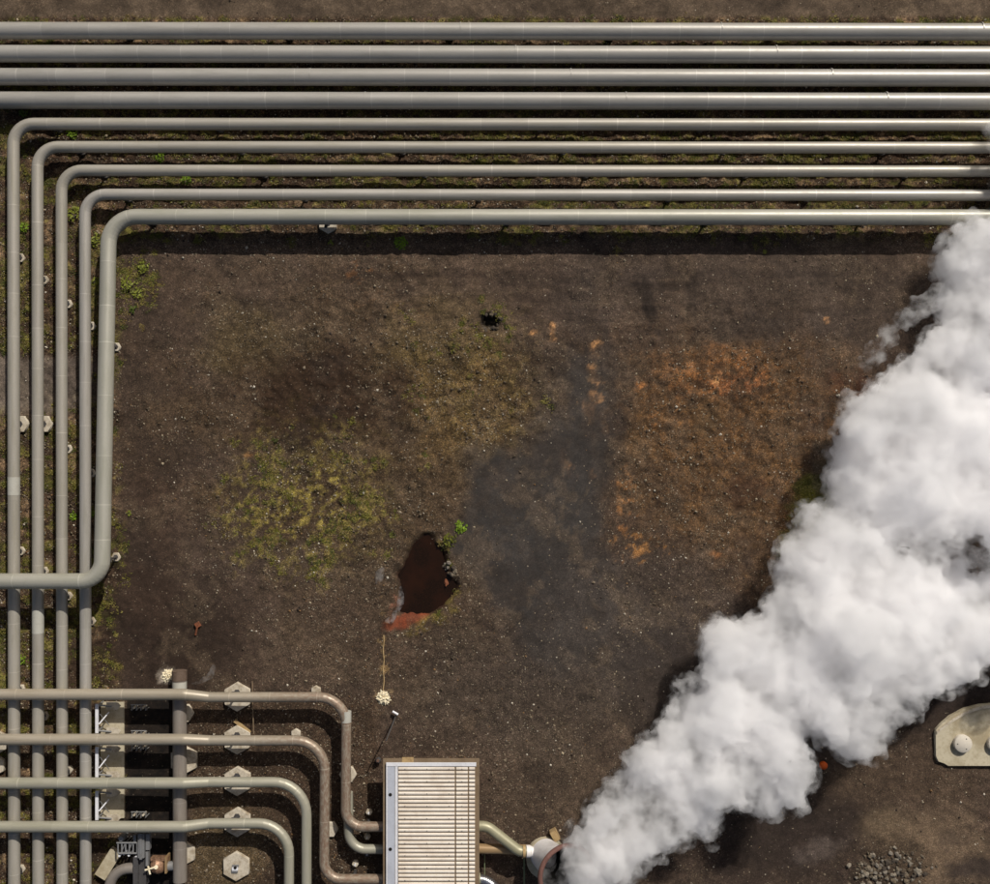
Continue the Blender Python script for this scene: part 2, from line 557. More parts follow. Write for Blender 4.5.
    over(B(358, 277, 9, 11, freq=0.09, wob=0.9, seed=2) * 0.6 * brk, C(128, 86, 46), 0.4)
    over(B(380, 300, 30, 7, freq=0.06, wob=0.8, seed=3) * 0.4 * brk, C(108, 80, 52))
    over(B(415, 315, 20, 8, freq=0.06, wob=0.8, seed=5) * 0.35 * brk, C(104, 78, 50))
    over(B(250, 455, 7, 4, freq=0.09, wob=1.0, seed=5) * 0.5 * brk, C(124, 88, 52))
    over(B(850, 385, 20, 14, freq=0.06, wob=0.6, seed=5) * 0.5, C(84, 54, 38))
    # dark damp streaks
    over(B(648, 305, 7, 26, rot=-0.25, freq=0.06, wob=0.6) * 0.75, C(44, 37, 33), 0.1)
    over(B(690, 300, 5, 20, freq=0.06, wob=0.7) * 0.55, C(50, 42, 36), 0.1)
    over(B(660, 288, 24, 3, freq=0.06, wob=0.6) * 0.5, C(48, 40, 34), 0.1)
    over(B(610, 430, 14, 36, rot=0.2, freq=0.05, wob=0.6, seed=2) * 0.7, C(50, 45, 43), 0.3)
    over(B(575, 400, 8, 60, freq=0.05, wob=0.6, seed=4) * 0.6, C(54, 50, 48), 0.2)
    over(B(582, 500, 8, 50, freq=0.05, wob=0.6, seed=7) * 0.6, C(52, 48, 46), 0.2)
    over(B(705, 420, 16, 18, freq=0.05, wob=0.6, seed=8) * 0.6, C(74, 62, 46), 0.4)
    over(B(745, 490, 20, 14, freq=0.05, wob=0.7, seed=8) * 0.6, C(64, 46, 36), 0.4)
    # smooth slate grey wash of ash
    w = np.maximum(B(525, 530, 72, 95, rot=-0.25, soft=0.22, wob=0.28), B(560, 610, 60, 80, soft=0.35, wob=0.3))
    w = np.maximum(w, B(560, 470, 45, 50, soft=0.4))
    w = np.maximum(w, 0.8 * B(588, 420, 24, 60, soft=0.6, wob=0.5))
    w = np.maximum(w, 0.7 * B(625, 650, 60, 50, soft=0.6, wob=0.5, seed=2))
    over(w * (0.84 + 0.14 * brk), C(49, 47, 46) * (1 + 0.12 * n2[..., None]), 0.06, 0.9)
    over(B(660, 600, 90, 60, seed=11) * 0.6, C(64, 58, 54), 0.5)
    over(B(530, 720, 140, 45, seed=13) * 0.5, C(80, 70, 60), 0.75)
    over(B(560, 800, 70, 60, seed=14) * 0.4, C(84, 74, 62), 0.7)
    over(B(470, 670, 60, 30, seed=15) * 0.5, C(72, 63, 55), 0.6)
    # wheel smears along the upper yard and run-off streaks down the middle
    hz = fbm(X * 0.006 + 3, Y * 0.11, 4, 0.6)
    up = B(620, 285, 330, 42, soft=0.6)
    over(up * sstep(0.0, 0.5, hz) * 0.55, C(56, 47, 41), 0.1)
    over(up * sstep(0.0, 0.5, -hz) * 0.5, C(96, 83, 71), 0.4)
    vz = fbm(X * 0.08 + 0.9 * n1 + 0.5 * n2, Y * 0.02 + 8, 4, 0.65)
    dn = B(582, 430, 46, 130, soft=0.5)
    over(dn * sstep(0.05, 0.6, vz) * 0.5, C(48, 44, 42), 0.15)
    over(dn * sstep(0.15, 0.6, -vz) * 0.3 * brk, C(98, 85, 68), 0.4)
    over(B(640, 650, 110, 60, soft=0.6) * sstep(0.0, 0.5, fbm(X * 0.02 + Y * 0.02, Y * 0.06 - X * 0.05, 4)) * 0.5, C(90, 79, 66), 0.8)
    over(B(770, 290, 190, 48, seed=31) * 0.5, C(63, 57, 53), 0.3)
    over(B(560, 690, 120, 60, seed=32) * 0.45, C(62, 57, 53), 0.55)
    over(sstep(0.15, 0.6, fbm(X * 0.018 + 60, Y * 0.018, 5, 0.65)) * 0.4 * (1 - c2), C(50, 43, 38))
    over(sstep(0.2, 0.6, fbm(X * 0.022 - 60, Y * 0.022, 5, 0.65)) * 0.3 * (1 - c2), C(96, 84, 70), 0.8)
    over(B(648, 303, 7, 27, rot=-0.25, freq=0.06, wob=0.7) * 0.7, C(36, 31, 28), 0.1)
    over(B(690, 298, 5, 20, freq=0.06, wob=0.8) * 0.6, C(40, 34, 30), 0.1)
    over(B(662, 287, 28, 3, freq=0.06, wob=0.7) * 0.55, C(40, 34, 30), 0.1)
    over(B(740, 330, 60, 14, freq=0.04, wob=0.7, seed=3) * 0.4, C(48, 43, 40), 0.2)
    # green flush beside the steam
    over(B(816, 508, 24, 34, freq=0.05, wob=0.6, seed=1) * 0.85, C(100, 102, 40), 0.3)
    over(B(795, 545, 12, 18, freq=0.05, wob=0.6, seed=4) * 0.7, C(82, 78, 32), 0.3)
    over(B(828, 470, 14, 26, freq=0.05, wob=0.5, seed=4) * 0.6, C(84, 78, 70), 0.3)
    # right and bottom
    over(B(930, 690, 110, 60, seed=5) * 0.85, C(40, 34, 32), 0.12)  # shade of the plume painted into the soil colour
    over(B(790, 810, 85, 90, seed=6) * 0.85, C(42, 36, 33), 0.12)  # plume's cast shadow painted dark on the ground below it
    over(B(700, 690, 65, 65, seed=6) * 0.8, C(44, 39, 37), 0.15)  # painted plume shade along the left side of the steam
    over(B(900, 770, 80, 40, seed=9) * 0.6, C(78, 66, 54), 0.35)
    over(B(935, 850, 55, 36, seed=10) * 0.8, C(108, 94, 78), 0.2)
    over(B(885, 825, 28, 18, seed=10) * 0.7, C(100, 88, 72), 0.2)
    over(B(820, 850, 26, 10, rot=-0.3, freq=0.06, wob=0.6, seed=3) * 0.5, C(92, 84, 80), 0.1)
    over(B(975, 868, 26, 10, freq=0.05, wob=0.5, seed=3) * 0.8, C(50, 44, 42), 0.1)
    over(B(950, 838, 9, 13, rot=-0.6, freq=0.06, wob=0.6, seed=3) * 0.6, C(62, 54, 48), 0.1)
    over(B(890, 862, 40, 24, seed=3) * 0.8, C(62, 53, 44), 0.6)
    # near-black, less rough ground below the crossing pipes
    black_ground = sstep(120, 130, X + 6 * n3) * (1 - sstep(172, 182, X + 6 * n3)) * sstep(686, 704, Y + 6 * n3)
    over(black_ground * (0.86 + 0.12 * brk), C(15, 12, 10), 0.15, 0.4)
    bay = sstep(186, 196, X) * (1 - sstep(372, 386, X)) * sstep(690, 706, Y)
    over(bay * 0.8, C(66, 54, 43), 0.8)
    over(B(215, 855, 55, 50, seed=8) * 0.55 * bay, C(100, 88, 64), 0.8)
    over(B(100, 850, 22, 46, seed=8) * 0.6, C(44, 36, 28), 0.3)
    # mineral spill, pool rim
    pm = pool_mask(X, Y)
    over(sstep(0.02, 0.4, pm) * (1 - sstep(0.4, 0.8, pm)) * 0.7 * brk, C(76, 66, 34), 0.7)
    over(sstep(0.12, 0.34, pm), C(44, 29, 18), 0.1, 0.7)
    over(sstep(0.5, 0.8, pm), C(38, 24, 14), 0.0, 0.6)
    over(B(406, 620, 23, 8, rot=-0.3, freq=0.07, wob=0.45, seed=6, soft=0.3) * (0.6 + 0.35 * brk), C(118, 60, 38) * (1 + 0.3 * n2[..., None]), 0.05, 0.4)
    over(B(425, 624, 20, 7, rot=-0.5, freq=0.07, wob=0.5, seed=16) * 0.7 * brk, C(106, 94, 50), 0.8)
    over(B(452, 606, 7, 22, rot=0.6, freq=0.07, wob=0.5, seed=18) * 0.7 * brk, C(100, 90, 48), 0.8)
    over(B(396, 606, 5, 16, rot=0.25, freq=0.07, wob=0.9, seed=7) * 0.45 * brk, C(136, 92, 76), 0.2)
    over(B(384, 698, 7, 6, freq=0.15, wob=1.1, seed=7) * 0.6 * brk, C(170, 150, 112), 0.5)
    over(B(384, 655, 4, 28, freq=0.12, wob=1.2, seed=9) * 0.6 * brk2, C(140, 118, 78), 0.6)
    over(B(490, 322, 10, 8, freq=0.09, wob=0.5, seed=7) * 0.9, C(22, 20, 16), 0.1)
    over(B(168, 674, 9, 9, freq=0.09, wob=0.6, seed=7) * 0.7, C(170, 164, 154), 0.3)
    # overall mottling
    colr = colr * (1 + 0.2 * n2 + (0.12 + 0.3 * peb) * n3 + 0.14 * peb * np.clip(n4, -0.8, 0.9))[..., None] * np.array([1.19, 1.10, 1.02])
    return np.clip(colr, 0.002, 0.8), np.clip(peb, 0, 1), np.clip(wet, 0, 1), n1, n2, n3, c2


POOL = [(427, 536), (415, 543), (409, 556), (406, 568), (400, 576), (404, 584), (403, 596), (402, 608), (412, 611), (424, 612), (434, 609), (443, 603),
        (452, 593), (455, 586), (448, 577), (444, 568), (440, 552)]


def pool_mask(X, Y):
    d = np.full(X.shape, 1e9)
    inside = np.zeros(X.shape, bool)
    wob = 4 * fbm(X * 0.06, Y * 0.06, 3)
    for (x0, y0), (x1, y1) in zip(POOL, POOL[1:] + POOL[:1]):
        ex, ey = x1 - x0, y1 - y0
        t = np.clip(((X - x0) * ex + (Y - y0) * ey) / (ex * ex + ey * ey), 0, 1)
        d = np.minimum(d, np.hypot(X - x0 - t * ex, Y - y0 - t * ey))
        cr = ((y0 > Y) != (y1 > Y)) & (X < (x1 - x0) * (Y - y0) / (y1 - y0 + 1e-9) + x0)
        inside ^= cr
    sd = np.where(inside, d, -d) + wob
    return sstep(-9, 8, sd)


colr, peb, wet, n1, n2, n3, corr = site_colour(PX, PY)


def site_height(X, Y, n1, n2, n3, wet, corr):
    z = 0.05 * n1 + 0.035 * n2 * (1 - 0.8 * wet) + 0.026 * n3 * (1 - 0.9 * wet)
    rough = np.maximum(blob(X, Y, 400, 420, 200, 170), blob(X, Y, 725, 440, 125, 120))
    rough = np.maximum(rough * (1 - wet), corr)
    z += rough * (0.075 * fbm(X * 0.09, Y * 0.09 + 7, 4, 0.65))
    z += 0.25 * blob(X, Y, 488, 335, 45, 35, soft=0.8)
    z -= 0.45 * blob(X, Y, 490, 322, 9, 7, soft=0.4, freq=0.09)
    z -= 0.42 * pool_mask(X, Y)
    z += 0.12 * blob(X, Y, 890, 866, 45, 26, soft=0.8)
    near = (np.abs(X - CX) < 560) & (np.abs(Y - CY) < 500)
    return np.where(near, z, 0.02 * n1)


GZ = site_height(PX, PY, n1, n2, n3, wet, corr)


def ground_z(px, py):
    x, y = (px - CX) * S, -(py - CY) * S
    i = int(np.clip(np.searchsorted(gx, x), 1, len(gx) - 1))
    j = int(np.clip(np.searchsorted(gy, y), 1, len(gy) - 1))
    return float(GZ[j, i])


def grid_mesh(name):
    ny, nx = GX.shape
    me = bpy.data.meshes.new(name)
    co = np.stack([GX, GY, GZ], -1).reshape(-1, 3)
    idx = np.arange(nx * ny).reshape(ny, nx)
    q = np.stack([idx[:-1, :-1], idx[:-1, 1:], idx[1:, 1:], idx[1:, :-1]], -1).reshape(-1, 4)
    me.vertices.add(len(co))
    me.vertices.foreach_set('co', co.ravel().astype(np.float32))
    me.loops.add(q.size)
    me.loops.foreach_set('vertex_index', q.ravel().astype(np.int32))
    me.polygons.add(len(q))
    me.polygons.foreach_set('loop_start', np.arange(0, q.size, 4).astype(np.int32))
    me.polygons.foreach_set('loop_total', np.full(len(q), 4, np.int32))
    me.polygons.foreach_set('use_smooth', np.ones(len(q), bool))
    me.update(calc_edges=True)
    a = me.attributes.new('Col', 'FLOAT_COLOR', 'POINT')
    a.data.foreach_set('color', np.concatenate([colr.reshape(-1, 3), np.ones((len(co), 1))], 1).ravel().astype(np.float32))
    for nm, arr in (('peb', peb), ('wet', wet)):
        a = me.attributes.new(nm, 'FLOAT', 'POINT')
        a.data.foreach_set('value', arr.ravel().astype(np.float32))
    return me


def ground_material():
    m, nt, b = nodes_of('volcanic_soil')
    a = N(nt, 'ShaderNodeAttribute', attribute_name='Col')
    pb = N(nt, 'ShaderNodeAttribute', attribute_name='peb')
    wt = N(nt, 'ShaderNodeAttribute', attribute_name='wet')
    tc = N(nt, 'ShaderNodeTexCoord')
    fine = N(nt, 'ShaderNodeTexNoise', i_Scale=24.0, i_Detail=5.0, i_Roughness=0.7)
    med = N(nt, 'ShaderNodeTexNoise', i_Scale=2.2, i_Detail=6.0, i_Roughness=0.65)
    v1 = N(nt, 'ShaderNodeTexVoronoi', i_Scale=11.0, i_Randomness=1.0)
    v2 = N(nt, 'ShaderNodeTexVoronoi', i_Scale=5.5, i_Randomness=1.0)
    for n in (fine, med, v1, v2):
        nt.links.new(tc.outputs['Object'], n.inputs['Vector'])
    dry = math_(nt, 'SUBTRACT', 1.0, wt.outputs['Fac'])
    amp = math_(nt, 'MULTIPLY_ADD', pb.outputs['Fac'], 0.9, 0.35)
    # grain: crumbs lighter and darker than the soil
    g = math_(nt, 'MULTIPLY', math_(nt, 'SUBTRACT', fine.outputs[0], 0.5), math_(nt, 'MULTIPLY', amp, 3.4))
    g = math_(nt, 'ADD', g, math_(nt, 'MULTIPLY', math_(nt, 'SUBTRACT', med.outputs[0], 0.5), 0.5))
    g = math_(nt, 'MAXIMUM', math_(nt, 'ADD', g, 1.0), 0.25)
    vg = N(nt, 'ShaderNodeTexVoronoi', i_Scale=27.0, i_Randomness=1.0)
    vh = N(nt, 'ShaderNodeTexVoronoi', i_Scale=13.0, i_Randomness=1.0)
    for vv, k in ((vg, 0.62), (vh, 0.42)):
        nt.links.new(tc.outputs['Object'], vv.inputs['Vector'])
        sg = N(nt, 'ShaderNodeSeparateXYZ')
        nt.links.new(vv.outputs['Color'], sg.inputs[0])
        pw = math_(nt, 'POWER', sg.outputs[0], 2.2)
        g = math_(nt, 'MULTIPLY', g, math_(nt, 'ADD', 1.0, math_(nt, 'MULTIPLY', math_(nt, 'SUBTRACT', pw, 0.31), math_(nt, 'MULTIPLY', amp, k * 1.5))))
    gc = N(nt, 'ShaderNodeCombineXYZ')
    for i in range(3):
        nt.links.new(g, gc.inputs[i])
    c = mix(nt, 1.0, a.outputs['Color'], gc.outputs[0], 'MULTIPLY')
    # embedded pale and dark stones
    bumps = None
    for v, size, thr, pale in ((v1, 0.28, 0.80, lin(150, 136, 116)), (v2, 0.17, 0.86, lin(164, 150, 130))):
        s = N(nt, 'ShaderNodeSeparateXYZ')
        nt.links.new(v.outputs['Color'], s.inputs[0])
        t = math_(nt, 'SUBTRACT', 1.0, math_(nt, 'MULTIPLY', pb.outputs['Fac'], 1 - thr + 0.12))
        on = math_(nt, 'GREATER_THAN', s.outputs[0], t)
        shape = math_(nt, 'LESS_THAN', v.outputs['Distance'], math_(nt, 'MULTIPLY_ADD', s.outputs[1], size * 0.8, size * 0.5))
        f = math_(nt, 'MULTIPLY', on, shape)
        pc = mix(nt, s.outputs[2], pale, a.outputs['Color'])
        c = mix(nt, math_(nt, 'MULTIPLY', f, 0.85), c, pc)
        bumps = f if bumps is None else math_(nt, 'ADD', bumps, f)
    nt.links.new(c, b.inputs['Base Color'])
    nt.links.new(math_(nt, 'MULTIPLY_ADD', wt.outputs['Fac'], -0.3, 0.95), b.inputs['Roughness'])
    b.inputs['Specular IOR Level'].default_value = 0.25
    hgt = math_(nt, 'ADD', math_(nt, 'MULTIPLY', fine.outputs[0], amp), math_(nt, 'MULTIPLY', bumps, 0.35))
    bp = N(nt, 'ShaderNodeBump', i_Distance=0.12)
    nt.links.new(math_(nt, 'MULTIPLY_ADD', dry, 0.6, 0.12), bp.inputs['Strength'])
    nt.links.new(hgt, bp.inputs['Height'])
    nt.links.new(bp.outputs[0], b.inputs['Normal'])
    return m


M['ground'] = ground_material()
gm = grid_mesh('ground')
gm.materials.append(M['ground'])
go = bpy.data.objects.new('ground', gm)
col.objects.link(go)
tag(go, kind='structure')


# ------------------------------------------------------------------ loose stones, moss (stuff)
def colour_attr(me, cols):
    a = me.attributes.new('Col', 'FLOAT_COLOR', 'POINT')
    a.data.foreach_set('color', np.concatenate([cols, np.ones((len(cols), 1))], 1).ravel().astype(np.float32))


def np_mesh(name, co, tris, mat, cols=None, smooth=False):
    me = bpy.data.meshes.new(name)
    me.vertices.add(len(co))
    me.vertices.foreach_set('co', np.asarray(co, np.float32).ravel())
    t = np.asarray(tris, np.int32)
    me.loops.add(t.size)
    me.loops.foreach_set('vertex_index', t.ravel())
    me.polygons.add(len(t))
    me.polygons.foreach_set('loop_start', np.arange(0, t.size, t.shape[1]).astype(np.int32))
    me.polygons.foreach_set('loop_total', np.full(len(t), t.shape[1], np.int32))
    me.polygons.foreach_set('use_smooth', np.full(len(t), smooth))
    me.update(calc_edges=True)
    if cols is not None:
        colour_attr(me, cols)
    me.materials.append(mat)
    return me


def sample_site(n, weight):
    """n plan points drawn with a density given by weight(X, Y) in 0..1"""
    xs, ys = [], []
    while len(xs) < n:
        X, Y = rng.uniform(-30, 1020, 40000), rng.uniform(-25, 910, 40000)
        k = rng.uniform(0, 1, 40000) < weight(X, Y)
        xs += list(X[k])
        ys += list(Y[k])
    return np.array(xs[:n]), np.array(ys[:n])


def at_grid(arr, X, Y):
    i = np.clip(np.searchsorted(gx, (X - CX) * S), 0, len(gx) - 1)
    j = np.clip(np.searchsorted(gy, -(Y - CY) * S), 0, len(gy) - 1)
    return arr[j, i]


OCT_V = np.array([(1, 0, 0), (0, 1, 0), (-1, 0, 0), (0, -1, 0), (0, 0, 1), (0, 0, -1)], float)
OCT_F = np.array([(0, 1, 4), (1, 2, 4), (2, 3, 4), (3, 0, 4), (1, 0, 5), (2, 1, 5), (3, 2, 5), (0, 3, 5)])


def scatter_stones(n):
    X, Y = sample_site(n, lambda x, y: np.clip(at_grid(peb, x, y) ** 2.4 * (0.35 + 0.9 * sstep(-0.3, 0.5, fbm(x * 0.03, y * 0.03 + 50, 4, 0.6))), 0.01, 1))
    Z = at_grid(GZ, X, Y)
    size = 0.013 + 0.0125 * rng.exponential(1.0, n)
    size = np.minimum(size, 0.10)
    v = OCT_V[None] * rng.uniform(0.55, 1.25, (n, 6, 1)) * size[:, None, None] * np.array([1, 1, 0.75])
    th = rng.uniform(0, 6.28, n)
    c, s = np.cos(th)[:, None], np.sin(th)[:, None]
    x, y = v[..., 0] * c - v[..., 1] * s, v[..., 0] * s + v[..., 1] * c
    co = np.stack([x + ((X - CX) * S)[:, None], y + (-(Y - CY) * S)[:, None], np.maximum(v[..., 2], -0.2 * size[:, None]) + (Z + size * 0.15)[:, None]], -1)
    v = v[:, :5]
    co = co[:, :5]
    f = (OCT_F[None, :4] + 5 * np.arange(n)[:, None, None]).reshape(-1, 3)
    pal = np.array([lin(136, 122, 102), lin(114, 100, 82), lin(92, 80, 66), lin(164, 150, 126), lin(208, 198, 180), lin(58, 49, 42), lin(130, 100, 68)])
    pr = np.array([0.22, 0.23, 0.19, 0.13, 0.06, 0.12, 0.05])
    k = rng.choice(7, n, p=pr)
    cl = pal[k] * rng.uniform(0.75, 1.15, (n, 1))
    me = np_mesh('gravel', co.reshape(-1, 3), f, M['stone'], np.repeat(cl, 5, 0))
    o = bpy.data.objects.new('gravel', me)
    col.objects.link(o)
    return tag(o, 'small pale and brown stones lying loose over the dark yard', 'gravel', kind='stuff')


scatter_stones(130000)


def moss_weight(X, Y):
    n = fbm(X * 0.02 + 90, Y * 0.05, 4, 0.6)
    nn = fbm(X * 0.06 + 31, Y * 0.06, 3, 0.6)
    c2 = at_grid(corr, X, Y)
    w = c2 * np.maximum(sstep(-0.1, 0.4, n), sstep(0.2, 0.5, nn)) * 0.9
    m = fbm(X * 0.035 + 40, Y * 0.035, 5, 0.6)
    w = np.maximum(w, blob(X, Y, 312, 505, 75, 70, freq=0.03, seed=9) * sstep(-0.1, 0.3, m) * 0.9)
    w = np.maximum(w, blob(X, Y, 470, 370, 90, 80) * sstep(0.1, 0.4, m) * 0.22)
    w = np.maximum(w, blob(X, Y, 816, 508, 24, 34, freq=0.05, wob=0.6, seed=1))
    w = np.maximum(w, blob(X, Y, 795, 545, 12, 18, freq=0.05, wob=0.6, seed=4))
    w = np.maximum(w, blob(X, Y, 138, 285, 20, 34, freq=0.05, wob=0.6, seed=4))
    w = np.maximum(w, blob(X, Y, 490, 325, 26, 20, freq=0.05, wob=0.6, seed=4) * (1 - blob(X, Y, 490, 322, 10, 8)) * 0.8)
    w = np.maximum(w, blob(X, Y, 100, 232, 12, 40, freq=0.05, wob=0.6, seed=5))
    pm = pool_mask(X, Y)
    w = np.maximum(w, sstep(0.05, 0.3, pm) * (1 - sstep(0.3, 0.6, pm)) * 0.7 * (X > 425))
    tr = sstep(352, 362, Y) * (1 - sstep(400, 425, Y)) * (1 - sstep(60, 120, X))
    black_ground = sstep(120, 126, X) * (1 - sstep(168, 176, X)) * sstep(690, 700, Y)
    return np.clip(w, 0, 1) * (1 - tr) * (1 - black_ground)


def scatter_moss(n, per=6):
    ncl = n // 9
    X, Y = sample_site(ncl, moss_weight)
    k = rng.integers(0, ncl, n)
    spread = rng.uniform(0.8, 3.4, ncl)[k]
    X, Y, tone = X[k] + rng.normal(0, 1, n) * spread, Y[k] + rng.normal(0, 1, n) * spread, rng.integers(0, 5, ncl)[k]
    Z = at_grid(GZ, X, Y)
    tot = n * per
    X, Y, Z = np.repeat(X, per), np.repeat(Y, per), np.repeat(Z, per)
    bx = (X - CX) * S + rng.normal(0, 0.05, tot)
    by = -(Y - CY) * S + rng.normal(0, 0.05, tot)
    th, L, w = rng.uniform(0, 6.28, tot), rng.uniform(0.03, 0.08, tot), rng.uniform(0.015, 0.03, tot)
    up = rng.uniform(0.1, 0.8, tot)
    dx, dy = np.cos(th), np.sin(th)
    a = np.stack([bx - dy * w, by + dx * w, Z + 0.01], -1)
    b = np.stack([bx + dy * w, by - dx * w, Z + 0.01], -1)
    t = np.stack([bx + dx * L, by + dy * L, Z + 0.015 + up * L], -1)
    co = np.stack([a, b, t], 1).reshape(-1, 3)
    pal = np.array([lin(118, 112, 44), lin(92, 94, 36), lin(138, 128, 64), lin(126, 108, 62), lin(80, 84, 34)])
    base = np.repeat(pal[np.where(rng.random(n) < 0.7, tone, rng.integers(0, 5, n))], per, 0) * rng.uniform(0.7, 1.25, (tot, 1))
    me = np_mesh('moss', co, np.arange(tot * 3).reshape(-1, 3), M['leaf'], np.repeat(base, 3, 0))
    o = bpy.data.objects.new('moss', me)
    col.objects.link(o)
    return tag(o, 'low yellow green moss between the pipes and over the yard', 'moss', kind='stuff')


scatter_moss(34000)

# ------------------------------------------------------------------ mud pool water
pts = [P(427 + (x - 427) * 1.12, 576 + (y - 576) * 1.10, -0.16) for x, y in POOL]
mb = MB()
mb.add([(p.x, p.y, -0.16) for p in pts] + [(p.x, p.y, -0.6) for p in pts],
       [tuple(reversed(range(len(pts))))])
wo = mb.build('water', M['water'])
tag(wo, 'small dark brown hot pool in the yard', 'pool', kind='structure')

# ------------------------------------------------------------------ pipes
PW = {}


def pipe(name, pts, rads, r, mat, label, cat='pipe', group=None, seg=24, u0=0.0, base=None):
    """pts: (px, py, z); r: radius in metres, or a list for each pts"""
    w = [P(*p) for p in pts]
    path = densify(fillet(w, rads), 1.2)
    root = thing(name, (w[0].x, w[0].y, 0), label, cat, group)
    if isinstance(r, list):   # radius changes along the pipe: by nearest point of the control line
        rr = []
        for q in path:
            best = min(((q - w[i]).length, i) for i in range(len(w)))
            j = best[1]
            rr.append(r[j])
        rr = [sum(rr[max(0, i - 1):i + 2]) / len(rr[max(0, i - 1):i + 2]) for i in range(len(rr))]
    else:
        rr = r
    MB().tube(path, rr, seg, u0=u0).build('cladding', mat, root)
    PW[label] = path
    return root


def ring(root, a, b, r, mat, name):
    """a sleeve or flange round the pipe between world points a and b"""
    return MB().tube([a, b], r, 24).build(name, mat, root)


ORD = ['topmost', 'second', 'third', 'fourth']
RBIG = 8.3 * S * 0.985
top_z = 0.84
for i, y in enumerate((31.0, 54.0, 77.0, 100.5)):
    lab = ['thick grey pipe running straight across the picture, topmost of all', 'thick grey straight pipe just below the topmost pipe',
           'thick grey straight pipe, third from the top edge', 'thick grey straight pipe just above the pipes that bend at the left'][i]
    root = pipe('steam_pipe', [(-330, y - 0.6, top_z), (1330, y + 1.6, top_z)], [], RBIG, M['pipe'], lab, group='straight thick pipes along the top')
    for k in range(5):     # clamp bands
        x = (-60 + 55 * i + 260 * k)
        a, b = P(x, y, top_z), P(x + 1.2, y, top_z)
        ring(root, a, b, RBIG + 0.006, M['pipe'], 'band')

ZB = 0.86                                    # height of the bent pipes along the top
ZS = 0.68                                    # and where they leave the picture at the bottom
BENT = [(124.0, 13.4, 5.9), (147.0, 37.5, 5.7), (170.5, 61.5, 5.6), (194.5, 85.0, 5.6)]
blab = ['slim grey pipe bending at the upper left corner, outermost of the nested bends', 'slim grey bent pipe, second from the left edge',
        'slim grey bent pipe, third from the left edge', 'slim grey bent pipe beside the thick inner bend']
for i, (y, x, rp) in enumerate(BENT):
    # the leg down the left side keeps one plan position while it falls a little, so it leans slightly outward in view
    a = P(x, y + 40, ZB)
    bend = P(x, y, ZB)
    root = thing('steam_pipe', (bend.x, bend.y, 0), blab[i], 'pipe', 'nested pipes bending down the left side')
    e = P(x, 1100, ZS)
    w = [P(1330, y + 1.2, ZB), P(x, y, ZB), Vector((a.x - 0.02, e.y, ZS))]
    path = densify(fillet(w, [1.02]), 1.2)
    MB().tube(path, rp * S * 0.985, 24).build('cladding', M['pipe_left' if i < 3 else 'pipe_slim'], root)
    PW[i] = (a.x - 0.02, rp * S)
    if i == 0:
        for (y0, y1) in ((477, 495),):
            zz = ZB + (ZS - ZB) * 0.37
            ring(root, Vector((a.x - .006, P(0, y0, zz).y, zz + .005)), Vector((a.x - .006, P(0, y1, zz).y, zz)), rp * S * .985 + 0.005, M['sleeve'], 'sleeve')
    if i == 1:
        zz = ZB + (ZS - ZB) * 0.5
        ring(root, Vector((a.x - .01, P(0, 609, zz).y, zz + .005)), Vector((a.x - .01, P(0, 633, zz).y, zz)), rp * S * .985 + 0.005, M['sleeve'], 'sleeve')

# thick inner pipe: along the top, down the left, then over the others and out at the left edge
Z9a, Z9b = 1.05, 2.02
x9 = P(107.5, 260, 1.25).x
root9 = thing('steam_pipe', (x9, P(0, 217, Z9a).y, 0), 'thick grey pipe framing the yard, crossing over four slim pipes at the left edge', 'pipe',
              'nested pipes bending down the left side')
w = [P(1330, 217.6, Z9a), Vector((x9, P(0, 216.8, Z9a).y, Z9a)), Vector((x9, P(0, 581, Z9b).y, Z9b)), P(-330, 581.5, Z9b)]
path9 = densify(fillet(w, [1.35, 1.0]), 1.2)
MB().tube(path9, [7.6 * S] * len(path9), 28).build('cladding', M['pipe_big'], root9)

# lower group: cross over the slim pipes, run to the pad row, then turn down
LOW = [(694.3, 697.0), (739.3, 740.3), (783.0, 782.0), (826.6, 823.2)]
ZL = 1.36
ZR = 1.16
r1, r2 = 5.6 * S * 0.975, 5.0 * S * 0.98
lowlab = ['brownish pipe at the lower left, uppermost of the four that turn down', 'brownish lower left pipe, second of the four that turn down',
          'olive grey lower left pipe, third of the four that turn down', 'olive grey lower left pipe, lowest of the four that turn down']
bx = [346.5, 325.0, 306.5, 289.0]
low_roots = []
for i, (yl, yr) in enumerate(LOW):
    w = [P(-330, yl, ZL), P(184, yl, ZL), P(209, yr, ZR), P(bx[i], yr, ZR)]
    rads = [0.5, 0.5, [1.35, 1.45, 1.6, 1.5][i]]
    if i == 0:
        w += [P(bx[i] - 1, 826.5, ZR - 0.12), P(398, 826.5, ZR - 0.12)]
        rads += [0.85]
    elif i == 1:
        w += [P(bx[i] - 1, 879, ZR - 0.12), P(398, 879, ZR - 0.12)]
        rads += [0.85]
    else:
        w += [P(bx[i], 1150, ZR - 0.12)]
    path = densify(fillet(w, rads), 0.6)
    kink = P(196, yl, ZL).x
    rr = [r1 + (r2 - r1) * min(1, max(0, (q.x - kink + 0.6) / 1.2)) for q in path]
    root = thing('steam_pipe', (w[3].x, w[3].y, 0), lowlab[i], 'pipe', 'lower left pipes turning down to the building')
    low_roots.append(root)
    MB().tube(path, rr, 24, u0=0).build('cladding', M['pipe_rust' if i < 2 else 'pipe_low'], root)
    if i == 0:
        zz = ZR - 0.02
        ring(root, P(346.3, 711, zz), P(346.2, 722, zz), r2 + 0.005, M['sleeve'], 'sleeve')
        # lower branch that leaves the pipe just above its last bend
        w = [P(348.2, 792, 0.85), P(349, 849, 0.72), P(398, 849, 0.72)]
        MB().tube(densify(fillet(w, [0.85]), 0.6), r2 * 0.96, 24, u0=20).build('branch', M['pipe_low'], root)

